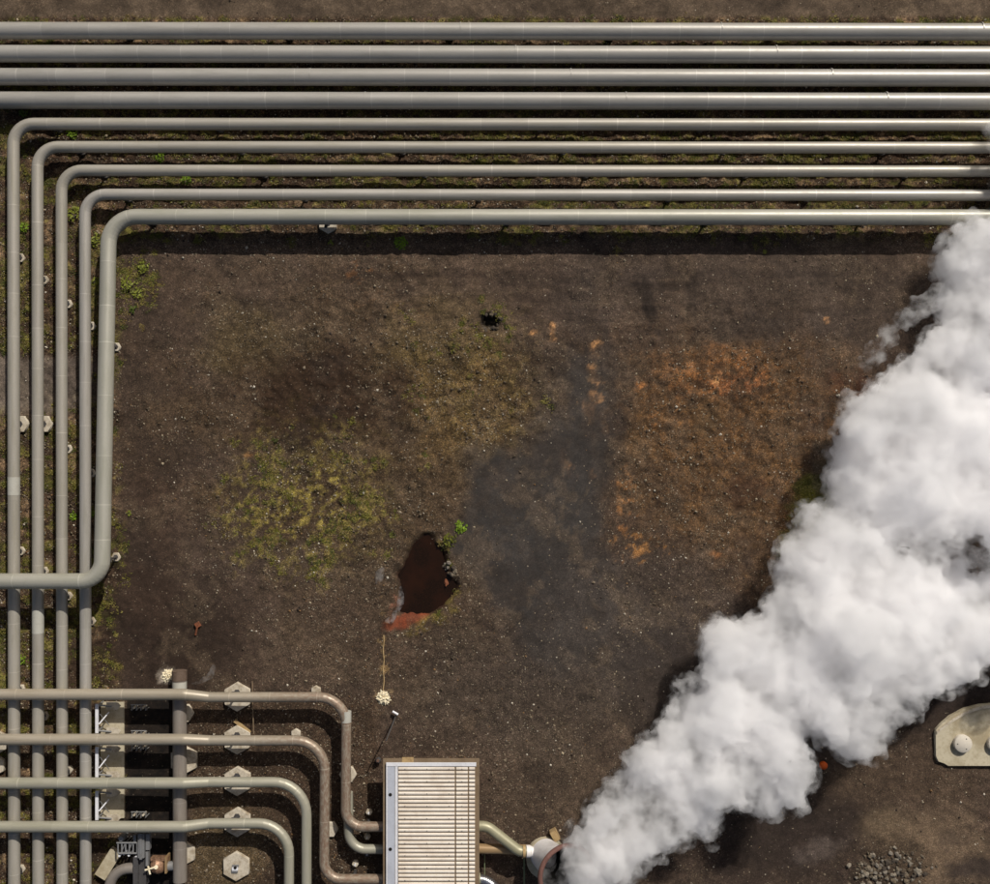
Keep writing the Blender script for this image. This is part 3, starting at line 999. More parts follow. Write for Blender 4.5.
# header pipe under the lower group
hx = 180.0
hz = 0.55
root = thing('header_pipe', P(hx, 780, 0), 'wide grey brown header pipe with a rusty cap, passing under four pipes', 'pipe')
MB().tube(densify([P(hx - 0.4, 679, hz), P(hx, 881, hz)], 0.8), 6.9 * S * 0.99, 28).build('cladding', M['header'], root)
MB().tube([P(hx - 0.6, 670.5, hz), P(hx - 0.6, 680, hz)], [7.4 * S] * 2, 28).build('end_cap', M['cap_brown'], root)
MB().tube([P(hx - 0.5, 681.5, hz), P(hx - 0.5, 688.5, hz)], [7.1 * S] * 2, 28).build('sleeve', M['sleeve'], root)
for (yy) in (705, 860):
    MB().box(tuple(P(hx - 4, yy + 4, 0) - Vector((0, 0, 0.1))), tuple(P(hx + 4, yy - 4, 0) + Vector((0, 0, hz - 6.9 * S + 0.02)))).build('cradle', M['concrete'], root)

# ------------------------------------------------------------------ pipe supports
SUP = {}
HX = math.pi / 6


def support(px, py, z, r, axis, label, group, pad=0.22, pad_mat='concrete', turn=0.0, loc=None, dy=0.0):
    """one support: hexagonal pad, post, saddle; meshes are shared between equal ones"""
    key = (round(z, 2), round(r, 3), axis, pad, turn, pad_mat, round(dy, 2))
    root = thing('pipe_support', loc if loc is not None else P(px, py, 0), label, 'pipe support', group)
    if key not in SUP:
        parts = []
        top = z - r
        ph = 0.14 if pad < 0.3 else 0.2
        a = MB().hexa((0, 0), pad, -0.12, ph, turn, 0.02).build('hex_pad', M[pad_mat], None)
        b = MB().tube([(0, dy, ph), (0, dy, ph + 0.02)], 0.13 if pad < 0.3 else 0.17, 6)
        b.tube([(0, dy, ph), (0, dy, top - 0.01)], 0.055, 12)
        b = b.build('post', M['dark_steel'], None)
        m = MB()
        # saddle: a shallow cradle strip bent under the pipe
        seg, wid, R = 10, 0.16, r + 0.012
        vs, fs = [], []
        for k in range(seg + 1):
            t = math.radians(-150 + 120 * k / seg)
            for (rr, s) in ((R, -1), (R, 1), (R + 0.03, 1), (R + 0.03, -1)):
                u, v = rr * math.cos(t), z + rr * math.sin(t)
                vs.append((s * wid / 2, u + dy, v) if axis == 'x' else (u, s * wid / 2 + dy, v))
        for k in range(seg):
            for j in range(4):
                fs.append((k * 4 + j, k * 4 + (j + 1) % 4, (k + 1) * 4 + (j + 1) % 4, (k + 1) * 4 + j))
        fs += [(0, 1, 2, 3), (seg * 4 + 3, seg * 4 + 2, seg * 4 + 1, seg * 4)]
        m.add(vs, fs)
        c = m.build('saddle', M['dark_steel'], None)
        for o in (a, b, c):
            parts.append(o)
            o.parent = root
        SUP[key] = parts
    else:
        for o in SUP[key]:
            d = o.copy()
            col.objects.link(d)
            d.parent = root
    return root


gtop = 'supports below the pipes along the top'
names = ['topmost pipe', 'second pipe from the top', 'third pipe from the top', 'fourth pipe from the top']
for i, y in enumerate((31.0, 54.0, 77.0, 100.5)):
    for k in range(-1, 8):
        x = [-36, -14, 77, 31][i] + 162 * k
        if not -20 < x < 1010:
            continue
        q = P(x, y, top_z)
        support(0, 0, top_z, RBIG, 'x', 'dark post in the shade under the thick %s' % names[i], gtop, loc=(q.x, q.y, 0), pad_mat='painted_shade_pad')
nb = ['outermost bent pipe', 'second bent pipe', 'third bent pipe', 'fourth bent pipe']
for i, (y, x0, rp) in enumerate(BENT):
    xs = [[54, 217, 379, 541, 703, 865], [77, 239, 402, 564, 726, 888], [100, 262, 424, 587, 749, 911], [124, 303, 479, 671, 811, 986]][i]
    for x in xs:
        q = P(x, y + 0.4, ZB)
        support(0, 0, ZB, rp * S * .985, 'x', 'dark post in the shade under the level run of the %s' % nb[i], gtop, loc=(q.x, q.y, 0), pad=0.2, pad_mat='painted_shade_pad')
for x in (148, 507, 709, 867):
    q = P(x, 217.3, Z9a)
    support(0, 0, Z9a, 7.6 * S, 'x', 'post under the inner thick pipe along the yard edge', gtop, loc=(q.x, q.y, 0), pad_mat='painted_shade_pad')
q = P(325, 217.3, Z9a)
support(0, 0, Z9a, 7.6 * S, 'x', 'large pale hexagonal footing peeping out under the inner thick pipe', gtop, loc=(q.x, q.y - 0.12, 0), pad=0.5, turn=HX)

gl = 'supports below the pipes down the left side'
LEFT = {0: [258, 424, 551, 689, 869], 1: [280, 424, 571, 716], 2: [304, 449, 596, 770], 3: [326, 473, 621]}
where = {
    (0, 258): 'small pale hexagonal pad right of the leftmost pipe, high on the left side', (0, 424): 'large pale hexagon beside the leftmost pipe at the grey track',
    (0, 551): 'small pale pad right of the leftmost pipe, just above the crossing thick pipe', (0, 689): 'pale pad at the leftmost pipe, touching the uppermost crossing brown pipe',
    (0, 869): 'small pale hexagonal pad at the leftmost pipe near the bottom edge', (1, 280): 'small pale pad at the second upright pipe, highest on that pipe',
    (1, 424): 'large pale hexagon beside the second upright pipe at the grey track', (1, 571): 'pale pad at the second upright pipe, half under the crossing thick pipe',
    (1, 716): 'pale pad at the second upright pipe between the two brown crossing pipes', (2, 304): 'small pale pad at the third upright pipe, highest on that pipe',
    (2, 449): 'small pale pad at the third upright pipe, level with the lower middle of the yard', (2, 596): 'pinkish pale pad at the third upright pipe, just below the crossing thick pipe',
    (2, 770): 'pale pad at the third upright pipe between the second and third crossing pipes', (3, 326): 'small pale pad at the fourth upright pipe, highest on that pipe',
    (3, 473): 'small pale pad at the fourth upright pipe, above the crossing thick pipe', (3, 621): 'pale pad at the fourth upright pipe, below the bend of the thick pipe'}
for i, ys in LEFT.items():
    for y in ys:
        big = y == 424
        xx, rp = PW[i]
        zz = ZB + (ZS - ZB) * (y - 160) / 700
        q = P(0, y, zz if not big else 0.1)
        support(0, 0, round(zz, 2), rp, 'y', where[(i, y)], gl, loc=(xx + 0.03, P(0, y, 0.1).y, 0), pad=0.46 if big else 0.24, turn=0.0)
for y, lab in ((347, 'small pale hexagonal pad right of the thick pipe, upper of two beside the yard'), (557, 'small pale hexagonal pad right of the thick bend, lower of two beside the yard')):
    zz = Z9a + (Z9b - Z9a) * (P(0, 217, Z9a).y - P(0, y, 0).y) / (P(0, 217, Z9a).y - P(0, 581, Z9b).y)
    support(0, 0, round(zz, 2), 7.6 * S, 'y', lab, gl, loc=(x9 + 0.02, P(0, y, 0.1).y, 0), pad=0.24)

gp = 'large hexagonal concrete footings at the lower left'
padlab = ['large pale hexagonal footing under the uppermost brown pipe', 'large pale hexagonal footing under the second brown pipe',
          'large pale hexagonal footing under the third lower pipe', 'large pale hexagonal footing under the lowest turning pipe']
for i, y in enumerate((697, 740, 781.5, 822.5)):
    q = P(237, y, 0.2)
    support(0, 0, ZR, r2, 'x', padlab[i], gp, loc=(q.x, q.y, 0), pad=0.73, turn=HX, dy=P(237, LOW[i][1], ZR).y - q.y)
# bare footing
c = P(237, 865, 0)
root = thing('concrete_footing', c, 'bare hexagonal concrete footing with a bolted bracket and a hole, below four piped ones', 'footing', gp)
MB().hexa((c.x, c.y), 0.74, -0.12, 0.22, HX, 0.03).build('hex_pad', M['concrete'], root)
m = MB().box((c.x - 0.17, c.y + 0.02, 0.22), (c.x + 0.15, c.y + 0.12, 0.3)).box((c.x - 0.2, c.y - 0.26, 0.22), (c.x + 0.1, c.y - 0.16, 0.3))
m.build('bracket', M['steel'], root)
MB().box((c.x - 0.18, c.y - 0.15, 0.22), (c.x + 0.12, c.y + 0.01, 0.34)).build('base_plate', M['white_paint'], root)
MB().tube([(c.x - 0.01, c.y - 0.0, 0.22), (c.x - 0.01, c.y - 0.0, 0.36)], 0.075, 14).build('socket', M['black'], root)
# footings half hidden beside the header and elsewhere
for (px, py, R, turn, lab) in ((184, 713, 0.5, 0, 'pale footing tip showing right of the wide header pipe, uppermost of three'),
                               (184, 760, 0.73, HX, 'pale footing showing right of the wide header pipe, middle of three'),
                               (184, 853, 0.62, HX, 'pale footing showing right of the wide header pipe, lowest of three'),
                               (348, 774, 0.44, 0, 'pale hexagonal footing poking out right of the brown pipe near the building'),
                               (316, 690.5, 0.26, HX, 'small hexagonal footing peeping out above the uppermost brown pipe near its bend'),
                               (296, 733.5, 0.26, HX, 'small hexagonal footing peeping out above the second brown pipe near its bend'),
                               (330, 829, 0.42, 0, 'dim hexagonal footing in the shade between the two brown turning pipes'),
                               (-3, 742, 0.62, HX, 'pale footing cut by the left picture edge at the second brown pipe'),
                               (-5, 765, 0.55, HX, 'shaded footing cut by the left picture edge above the third crossing pipe')):
    q = P(px, py, 0.1)
    o = MB().hexa((q.x, q.y), R, -0.12, 0.2, turn, 0.03).build('concrete_footing', M['concrete'], None, origin=(q.x, q.y, 0))
    tag(o, lab, 'footing', gp)

# bolt-down supports close to the building
for (px, py, zt, rr, lab) in ((367, 826.5, ZR - 0.12, r2, 'twin bolted clamp on the upper pipe entering the building'),
                              (366, 849, 0.72, r2 * .96, 'twin bolted clamp on the middle pipe entering the building'),
                              (353, 879, ZR - 0.12, r2, 'bolted clamp on the lowest pipe entering the building')):
    q = P(px, py, zt)
    root = thing('pipe_clamp', (q.x, q.y, 0), lab, 'clamp', 'clamps beside the building')
    for s in (-1, 1):
        cc = (q.x, q.y + s * 0.42)
        MB().hexa(cc, 0.17, -0.1, 0.22, 0, 0.02).build('nut', M['concrete' if s > 0 else 'dark_steel'], root)
        MB().tube([(cc[0], cc[1], 0.2), (cc[0], cc[1], 0.36)], 0.045, 8).build('bolt', M['white_paint'], root)
    MB().box((q.x - 0.06, q.y - 0.06, -0.1), (q.x + 0.06, q.y + 0.06, zt - rr - 0.01)).build('strap', M['dark_steel'], root)

# ------------------------------------------------------------------ steel rack with white rails beside the slab
a, b = P(100.5, 818, 0.1), P(124, 702, 0.1)
o = MB().box((a.x, a.y, -0.12), (b.x, b.y, 0.1)).build('concrete_slab', M['slab'], None, origin=(a.x, a.y, 0))
tag(o, 'narrow concrete slab crossed by shadows, under the white railed frame', 'slab')
zr = 0.95
root = thing('steel_frame', P(97, 762, 0), 'white railed steel frame with crossed braces on the narrow slab', 'frame')
for (y0, y1) in ((704, 733), (747, 777), (791, 820)):
    m = MB()
    a, b = P(95.2, y1, zr), P(98.2, y0, zr)
    m.box((a.x, a.y, zr - 0.08), (b.x, b.y, zr))
    m.build('rail', M['white_paint'], root)
    for yy in (y0 + 1.5, y1 - 2):
        q = P(97, yy, zr - .09)
        MB().tube([(q.x, q.y, 0), (q.x, q.y, zr - 0.08)], 0.05, 8).build('upright', M['steel'], root)
        # bracket arm reaching over the slab, with an arrow ended plate
        e = P(111, yy + 1, 0.5)
        MB().bar((q.x, q.y, zr - 0.2), (e.x, e.y, 0.42), 0.05).build('arm', M['steel'], root)
        pl = MB()
        pl.prism([(e.x - 0.25, e.y - 0.17), (e.x + 0.28, e.y - 0.17), (e.x + 0.45, e.y + 0.02), (e.x + 0.28, e.y + 0.2), (e.x - 0.25, e.y + 0.2)], 0.36, 0.44)
        pl.build('plate', M['concrete'], root)
        MB().tube([(e.x + 0.1, e.y, 0.1), (e.x + 0.1, e.y, 0.36)], 0.08, 8).build('leg', M['steel'], root)
    m = MB()
    m.bar(P(99, y1 - 9, 0.85), P(109, y0 + 8, 0.5), 0.035, 6)
    m.build('brace', M['white_paint'], root)
    m = MB()
    m.bar(P(100, y0 + 10, 0.8), P(109, y1 - 8, 0.45), 0.02, 6)
    m.build('brace', M['steel'], root)

# small clamps on the near-black ground under each crossing pipe
glab = ['small steel brackets on black ground just under the uppermost brown pipe', 'small steel brackets on black ground just under the second brown pipe',
        'small steel brackets on black ground just under the third crossing pipe', 'small steel brackets on black ground just above the lowest crossing pipe']
for i, y in enumerate((707, 733, 747, 814)):
    q = P(139, y, 0.4)
    root = thing('bracket_frame', (q.x, q.y, 0), glab[i], 'bracket', 'brackets on the black ground')
    m = MB()
    for dx in (-0.33, -0.1, 0.12, 0.36):
        m.bar((q.x + dx, q.y - 0.12, -0.05), (q.x + dx, q.y - 0.12, 0.5), 0.03, 6)
        m.bar((q.x + dx, q.y - 0.12, 0.48), (q.x + dx + 0.02, q.y + 0.14, 0.48), 0.025, 6)
    m.build('post', M['steel'], root)
    MB().bar((q.x - 0.36, q.y + 0.14, 0.5), (q.x + 0.4, q.y + 0.14, 0.5), 0.03, 6).build('crossbar', M['steel'], root)
    for dx in (-0.2, 0.25):
        MB().tube([(q.x + dx, q.y, 0.1), (q.x + dx, q.y, 0.56)], 0.06, 8).build('bolt', M['concrete'], root)

# ------------------------------------------------------------------ valve station at the bottom left
q = P(140, 862, 0)
root = thing('valve_station', q, 'grey steel valve stand with rails and a rusty valve at the bottom edge', 'valve')
m = MB()
a, b = P(137.8, 858, 1.0), P(144.2, 834, 1.0)
m.box((a.x, a.y, 0.0), (b.x, b.y, 1.0))
m.box((a.x + 0.1, a.y - 0.05, 0.9), (b.x - 0.1, b.y + 0.04, 1.06))
m.build('column', M['steel'], root)
a, b = P(138.5, 886, 0.7), P(146, 859, 0.7)
MB().box((a.x, a.y, 0.0), (b.x, b.y, 0.7)).build('beam', M['dark_steel'], root)
for (x0, x1, y0, y1) in ((133.3, 136, 835, 842), (145.6, 149.5, 834, 850), (145.6, 148.2, 852, 866)):
    a, b = P(x0, y1, 0.9), P(x1, y0, 0.9)
    MB().box((a.x, a.y, 0.6), (b.x, b.y, 0.9)).build('flange', M['steel'], root)
# grating basket
m = MB()
a, b = P(118, 853, 0.85), P(137, 842.5, 0.85)
for t in np.linspace(0, 1, 6):
    x = a.x + (b.x - a.x) * t
    m.bar((x, a.y, 0.85), (x, b.y, 0.85), 0.04, 6)
    m.bar((x, b.y, 0.0), (x, b.y, 0.85), 0.03, 6)
m.bar((a.x - 0.06, b.y, 0.87), (b.x, b.y, 0.87), 0.045, 6)
m.bar((a.x, a.y, 0.87), (b.x, a.y, 0.87), 0.045, 6)
for t in (0.15, 0.5):
    m.bar((a.x + (b.x - a.x) * t, a.y, 0.85), (a.x + (b.x - a.x) * (t + 0.25), b.y, 0.85), 0.03, 6)
m.build('grating', M['steel'], root)
m = MB()
a = P(121, 838.5, 0.9)
m.tube([(a.x, a.y, 0.0), (a.x, a.y, 0.85), (a.x, a.y, 0.95)], [0.1, 0.16, 0.12], 10)
m.build('bonnet', M['steel'], root)
for (x, y) in ((119.5, 855.5), (124, 853.5), (129, 855), (136, 857)):
    c = P(x, y, 0.8)
    MB().tube([(c.x, c.y, 0.3), (c.x, c.y, 0.84)], 0.06, 8).build('bolt', M['white_paint'], root)
a, b = P(133, 884, 0.85), P(138, 857, 0.85)
MB().box((a.x, a.y, 0.2), (b.x, b.y, 0.85)).build('flange', M['dark_steel'], root)
# elbow pipe
w = [P(134, 868, 0.62), P(110, 868, 0.62), P(108.5, 930, 0.62)]
eo = thing('elbow_pipe', P(110, 868, 0), 'grey elbow pipe curving down from the valve stand to the bottom edge', 'pipe')
MB().tube(densify(fillet(w, [1.0]), 0.6), 5.2 * S, 22).build('cladding', M['header'], eo)
# rusty valve
vroot = thing('rusty_valve', P(158, 865, 0), 'copper brown valve with a pale handle between the valve stand and the header', 'valve')
m = MB()
m.tube([P(151, 866, 0.6), P(153, 866, 0.6), P(158, 865, 0.6), P(163, 865, 0.6), P(165, 865, 0.6)], [0.2, 0.32, 0.42, 0.36, 0.24], 18)
m.build('body', M['copper'], vroot)
m = MB()
a, b = P(150.5, 861, 0.85), P(167.5, 857.5, 0.85)
m.box((a.x, a.y, 0.5), (b.x, b.y, 0.85))
m.build('bonnet', M['copper'], vroot)
a, b = P(165, 873, 0.9), P(166.8, 857, 0.9)
MB().box((a.x, a.y, 0.3), (b.x, b.y, 0.95)).build('flange', M['orange_pipe'], vroot)
m = MB()
m.bar(P(145, 870, 1.0), P(156, 867, 1.0), 0.05)
m.bar(P(148, 866, 1.0), P(150, 874, 1.0), 0.05)
m.tube([P(156, 867, 0.9), P(156, 867, 1.02)], 0.1, 10)
m.build('handle', M['crust'], vroot)
MB().tube([P(166, 866, 0.6), P(174, 865.5, 0.6)], 4.6 * S, 18).build('outlet', M['steel'], vroot)
# slanting concrete block
c = P(108, 864, 0.3)
m = MB().box((c.x - 0.3, c.y - 0.75, -0.1), (c.x + 0.3, c.y + 0.75, 0.35), rot=math.radians(-32))
o = m.build('concrete_block', M['slab'], None, origin=(c.x, c.y, 0))
tag(o, 'mossy slanting concrete block left of the grey elbow pipe', 'block')

# ------------------------------------------------------------------ building
zb = 1.85
root = thing('pump_house', P(432, 850, 0), 'small building with a cream slatted roof at the bottom of the yard', 'building')
A, B_ = P(386.5, 960, zb), P(476, 763, zb)


def rbox(x0, y0, x1, y1, z0, z1, zref=None):
    """box whose top is measured at height zref"""
    a, b = P(x0, y1, zref if zref is not None else z1), P(x1, y0, zref if zref is not None else z1)
    return (a.x, a.y, z0), (b.x, b.y, z1)


MB().box((A.x + 0.1, A.y + 0.12, -0.1), (B_.x - 0.12, B_.y - 0.55, zb - 0.22)).build('wall', M['brown_wall'], root)
MB().box(*rbox(383, 758.6, 479.3, 962, zb - 0.22, zb - 0.12)).build('eave', M['brown_trim'], root)
MB().box(*rbox(402, 757.6, 413.5, 763, zb - 0.215, zb - 0.112)).build('patch', M['rust_rim'] if False else M['orange_pipe'] if False else M['wood'], root)
m = MB()
m.box((A.x, A.y, zb - 0.118), (B_.x, B_.y, zb - 0.03))
roof = m.build('roof', M['brown_trim'], root)
MB().box(*rbox(386.2, 762.6, 476.2, 766.2, zb - 0.03, zb + 0.035)).build('ridge_flashing', M['white_paint'], root)
MB().box(*rbox(387.6, 766.5, 394.6, 960, zb - 0.03, zb + 0.01)).build('gutter', M['blue_white'], root)
for (x0, x1) in ((386.2, 387.4), (395, 397.8)):
    MB().box(*rbox(x0, 766.5, x1, 960, zb - 0.03, zb + 0.03)).build('edge_trim', M['white_paint'], root)
for yy in (794.5, 849):
    q = P(390.3, yy, zb)
    MB().tube([(q.x, q.y, zb + 0.004), (q.x, q.y, zb + 0.02)], 0.085, 14).build('vent', M['black'], root)
m = MB()
for (x0, x1) in ((398.6, 454.7), (456.2, 467.8), (469.2, 474.9)):
    y = 767.0
    a0, b0 = P(x0, 0, zb).x, P(x1, 0, zb).x
    while y < 955:
        ya, yb = P(0, y, zb).y, P(0, y + 3.35, zb).y
        prof = [(0.0, -0.03), (0.06, 0.012), (0.28, 0.034), (0.6, 0.030), (0.9, 0.008), (1.0, -0.03)]
        vs = [(xx, ya + (yb - ya) * t, zb + h) for xx in (a0, b0) for t, h in prof]
        n = len(prof)
        fs = [(i + 1, i, n + i, n + i + 1) for i in range(n - 1)] + [tuple(range(n)), tuple(range(2 * n - 1, n - 1, -1))]
        m.add(vs, fs)
        y += 4.12
m.build('roof_panel', M['roof'], root)
for o in root.children:
    if o.name.split('.')[0] in ('roof_panel', 'ridge_flashing', 'gutter', 'edge_trim', 'vent'):
        o.parent = roof

m = MB()
for (x0) in (405, 427, 449, 462):
    for k in range(0, 46, 3):
        q = P(x0, 767 + 4.12 * k + 1.9, zb + .03)
        m.tube([(q.x, q.y, zb + 0.02), (q.x, q.y, zb + 0.05)], 0.022, 6)
m.build('screws', M['dark_steel'], root).parent = roof

# pipes on the right of the building
pipe('olive_pipe', [(462, 826, 1.3), (487, 826, 1.3), (519, 851, 1.3), (531, 851.5, 1.3)], [0.8, 0.6], 5.3 * S * 0.97, M['olive_pipe'],
     'olive painted pipe running from the building to the steam stack')
oroot = bpy.data.objects[-1] if False else [o for o in col.objects if o.get('label', '').startswith('olive painted')][0]
ring(oroot, P(523, 851.2, 1.3), P(525.5, 851.2, 1.3), 6.2 * S, M['wood'], 'flange')
pipe('ochre_pipe', [(462, 848, 0.9), (530, 849.5, 0.9)], [], 4.9 * S * 0.98, M['orange_pipe'], 'ochre pipe below the olive one, between building and stack')
froot = thing('flexible_duct', P(490, 882, 0), 'shiny silver ribbed duct leaving the building at the bottom edge', 'duct')
w = densify(fillet([P(466, 878.5, 0.9), P(486, 879, 0.9), P(506, 898, 0.75)], [0.9], 30), 0.03)
MB().tube(w, [0.22 + (0.022 if (i // 2) % 2 else 0) for i in range(len(w))], 20).build('hose', M['foil'], froot)
MB().tube([P(474, 878.7, 0.9), P(480.5, 878.8, 0.9)], 5.8 * S, 20).build('collar', M['olive_pipe'], froot)
m = MB()
m.bar(P(524.2, 858, 0.35), P(524.2, 930, 0.3), 0.045, 8)
o = m.build('green_rod', M['green_rod'], None, origin=P(524, 884, 0))
tag(o, 'thin green rod running from the pipe flange to the bottom edge', 'rod')
m = MB()
m.bar(P(484.5, 852, 0.35), P(484.7, 880, 0.35), 0.03, 6)
o = m.build('thin_rod', M['green_rod'], None, origin=P(484.5, 866, 0))
tag(o, 'short thin rod between the ochre pipe and the silver duct', 'rod')

# ------------------------------------------------------------------ steam stack
p0, p1 = P(544, 853, 0.95), P(566, 873.5, 3.3)
ax = (p1 - p0).normalized()
L = (p1 - p0).length
root = thing('steam_stack', P(547, 856, 0), 'white flared steam stack with a rusty rim, giving off the large plume', 'stack')
ra, rb = 0.74, 1.36
m = MB()
m.tube([p0, p0 + ax * 0.05, p0 + ax * (L * 0.55), p1], [ra * 0.9, ra, ra + 0.1, rb], 48)
m.f = m.f[:-1]; m.uv = m.uv[:-1]; m.sm = m.sm[:-1]
drum = m.build('drum', M['drum'], root)
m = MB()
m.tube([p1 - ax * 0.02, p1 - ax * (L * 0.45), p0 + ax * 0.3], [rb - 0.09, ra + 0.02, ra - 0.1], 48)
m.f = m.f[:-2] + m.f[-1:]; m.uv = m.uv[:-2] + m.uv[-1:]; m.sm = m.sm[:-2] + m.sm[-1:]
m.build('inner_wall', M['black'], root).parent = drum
# rim
m = MB()
seg = 64
aa = ax.orthogonal().normalized(); bb = ax.cross(aa)
m.tube([p1 + (aa * math.cos(t) + bb * math.sin(t)) * (rb - 0.03) for t in np.linspace(0, 2 * math.pi, seg + 1)], 0.12, 12, cap=False)
m.build('rim', M['rust_rim'], root).parent = drum
m = MB()
m.tube([P(526, 851.3, 1.3), P(529, 851.3, 1.28), P(533, 852, 1.25), P(540, 853, 1.2)], [0.3, 0.3, 0.24, 0.36], 20)
m.build('inlet', M['drum'], root)
cc = P(546, 856, 0)
m = MB().prism([(cc.x + 1.0 * math.cos(t), cc.y + 1.0 * math.sin(t)) for t in np.linspace(0, 2 * math.pi, 24, endpoint=False)], -0.1, 0.5, 0.04)
m.build('plinth', M['slab'], root)
m = MB()
m.tube([(cc.x, cc.y, 0.5), (p0.x, p0.y, 0.95)], 0.6, 24)
m.build('leg', M['drum'], root)
m = MB()
a, b = P(552, 842, 0.6), P(558.5, 832, 0.6)
m.box((a.x, a.y, -0.05), (b.x, b.y, 0.5), rot=0.5)
o = m.build('timber_block', M['wood'], None, origin=((a.x + b.x) / 2, (a.y + b.y) / 2, 0))
tag(o, 'yellowish block tucked behind the white steam stack', 'block')

# ------------------------------------------------------------------ concrete platform on the right
arc = [(1050, 763), (1052, 757), (1053, 732), (1053, 729), (1048, 724), (1037, 716), (1022, 708.5), (1008, 704.8), (994, 703.5), (980, 704.6), (965, 708.4),
       (950, 716.5), (941, 724), (936, 729.5), (935.3, 733), (935.6, 756), (938, 761.5), (944, 763.5), (948, 766), (955, 766)]
zc = 0.2
root = thing('concrete_platform', P(994, 740, 0), 'pale concrete platform with an arched edge at the right picture edge', 'platform')
pt = [P(x, y, zc) for x, y in arc] + [P(1046, 766, zc)]
MB().prism([(p.x, p.y) for p in pt], -0.12, zc, 0.03).build('platform_base', M['slab'], root)
# arched kerb on top, just inside the edge
def arcpt(t, d):
    # parabola-like arch from left to right, offset inward by d pixels
    x = 937 + (1051 - 937) * t
    y = 703.5 + 26.5 * abs((x - 994) / 57) ** 1.9 + d
    return x, y
m = MB()
ts = np.linspace(0.0, 1, 40)
outer = [P(*arcpt(t, 1.2), zc + 0.05) for t in ts]
inner = [P(*arcpt(t, 4.2), zc + 0.05) for t in ts]
vs = []
for a, b in zip(outer, inner):
    vs += [(a.x, a.y, zc - .01), (a.x, a.y, zc + 0.05), (b.x, b.y, zc + 0.05), (b.x, b.y, zc - .01)]
fs = []
for i in range(len(ts) - 1):
    for j in range(3):
        fs.append((i * 4 + j, i * 4 + j + 1, (i + 1) * 4 + j + 1, (i + 1) * 4 + j))
fs += [(0, 3, 2, 1), tuple((len(ts) - 1) * 4 + j for j in range(4))]
m.add(vs, fs)
m.build('kerb', M['concrete'], root)
for (px, lab) in ((963.5, 'round concrete lid standing fully in view on the pale platform'), (997.5, 'round lid cut by the right edge on the pale platform')):
    q = P(px, 744, zc + 0.24)
    lid = thing('round_lid', (q.x, q.y, zc), lab, 'lid', 'round lids on the platform')
    pts = [(q.x + 0.44 * math.cos(t), q.y + 0.44 * math.sin(t)) for t in np.linspace(0, 2 * math.pi, 40, endpoint=False)]
    MB().prism(pts, zc, zc + 0.24, 0.02).build('disc', M['lid'], lid)
    for k in range(3):
        t = math.pi + k * 2 * math.pi / 3
        c = (q.x + 0.29 * math.cos(t), q.y + 0.29 * math.sin(t))
        MB().tube([(*c, zc + 0.235), (*c, zc + 0.245)], 0.03, 8).build('hole', M['black'], lid)

# orange marker
q = P(823, 765, 0)
root = thing('marker_cap', q, 'round orange cap lying on dark ground below the plume', 'marker')
m = MB()
m.tube([(q.x, q.y, -0.05), (q.x, q.y, 0.12), (q.x, q.y, 0.2), (q.x, q.y, 0.24)], [0.2, 0.2, 0.15, 0.05], 20)
m.build('cap', M['orange'], root)

# ------------------------------------------------------------------ small things in the yard
a = P(396.5, 714, 0)
root = thing('thin_post', a, 'thin dark post with a short white crossbar above the building', 'post')
tip = a + Vector((-0.3, -0.72, 2.2))
MB().tube([a - Vector((0, 0, 0.1)), tip], 0.035, 8).build('post', M['dark_steel'], root)
MB().bar(P(392.5, 711.3, 0.25), P(398, 714.5, 0.25), 0.06, 8).build('crossbar', M['white_paint'], root)
q = P(378.8, 758.5, 0)
root = thing('small_hydrant', q, 'small dark hydrant by the upper left corner of the building', 'hydrant')
MB().tube([(q.x, q.y, -0.05), (q.x, q.y, 0.3), (q.x, q.y, 0.42)], [0.08, 0.16, 0.1], 12).build('body', M['dark_steel'], root)
MB().tube([(q.x, q.y + 0.03, 0.42), (q.x, q.y + 0.03, 0.5)], 0.07, 10).build('cap', M['brown_wall'], root)
m = MB()
m.bar(P(252.2, 681, 0.15), P(253.6, 734, 0.4), 0.025, 8)
root = None
o = m.build('rusty_rod', M['brown_trim'], None, origin=P(252.5, 700, 0))
tag(o, 'thin rusty rod leaning across the uppermost brown pipe footing', 'rod')
c = P(242, 727, 0.15)
m = MB().box((c.x - 0.5, c.y - 0.07, -0.03), (c.x + 0.5, c.y + 0.07, 0.12), rot=math.radians(-38))
o = m.build('plank', M['wood'], None, origin=(c.x, c.y, 0))
tag(o, 'short tan plank lying against the second footing', 'plank')
for (px, py, lab) in ((197.5, 628, 'bit of rusty scrap on dark bare soil above the header cap'),):
    q = P(px, py, 0.05)
    m = MB()
    m.bar((q.x - 0.1, q.y - 0.35, 0.04), (q.x + 0.04, q.y + 0.2, 0.14), 0.05, 6)
    m.box((q.x - 0.1, q.y + 0.05, 0.0), (q.x + 0.14, q.y + 0.3, 0.16), rot=0.5)
    o = m.build('rusty_scrap', M['rust'], None, origin=(q.x, q.y, 0))
    tag(o, lab, 'scrap')


def lumpy(name, c, R, hgt, mat, seed, sub=3, freq=3.0, amp=0.35):
    """one lumpy solid resting at c"""
    bm = bmesh.new()
    bmesh.ops.create_icosphere(bm, subdivisions=sub, radius=1.0)
    co = np.array([v.co for v in bm.verts])
    d = 1 + amp * perlin(co[:, 0] * freq + seed, co[:, 1] * freq, co[:, 2] * freq) + amp * 0.5 * perlin(co[:, 0] * freq * 2.3, co[:, 1] * freq * 2.3 + seed, co[:, 2] * freq * 2.3)
    for v, k in zip(bm.verts, d):
        v.co = Vector((v.co.x * R * k, v.co.y * R * k, v.co.z * hgt * k))
    me = bpy.data.meshes.new(name)
    bm.to_mesh(me)
    bm.free()
    me.materials.append(mat)
    o = bpy.data.objects.new(name, me)
    o.location = c
    col.objects.link(o)
    return o


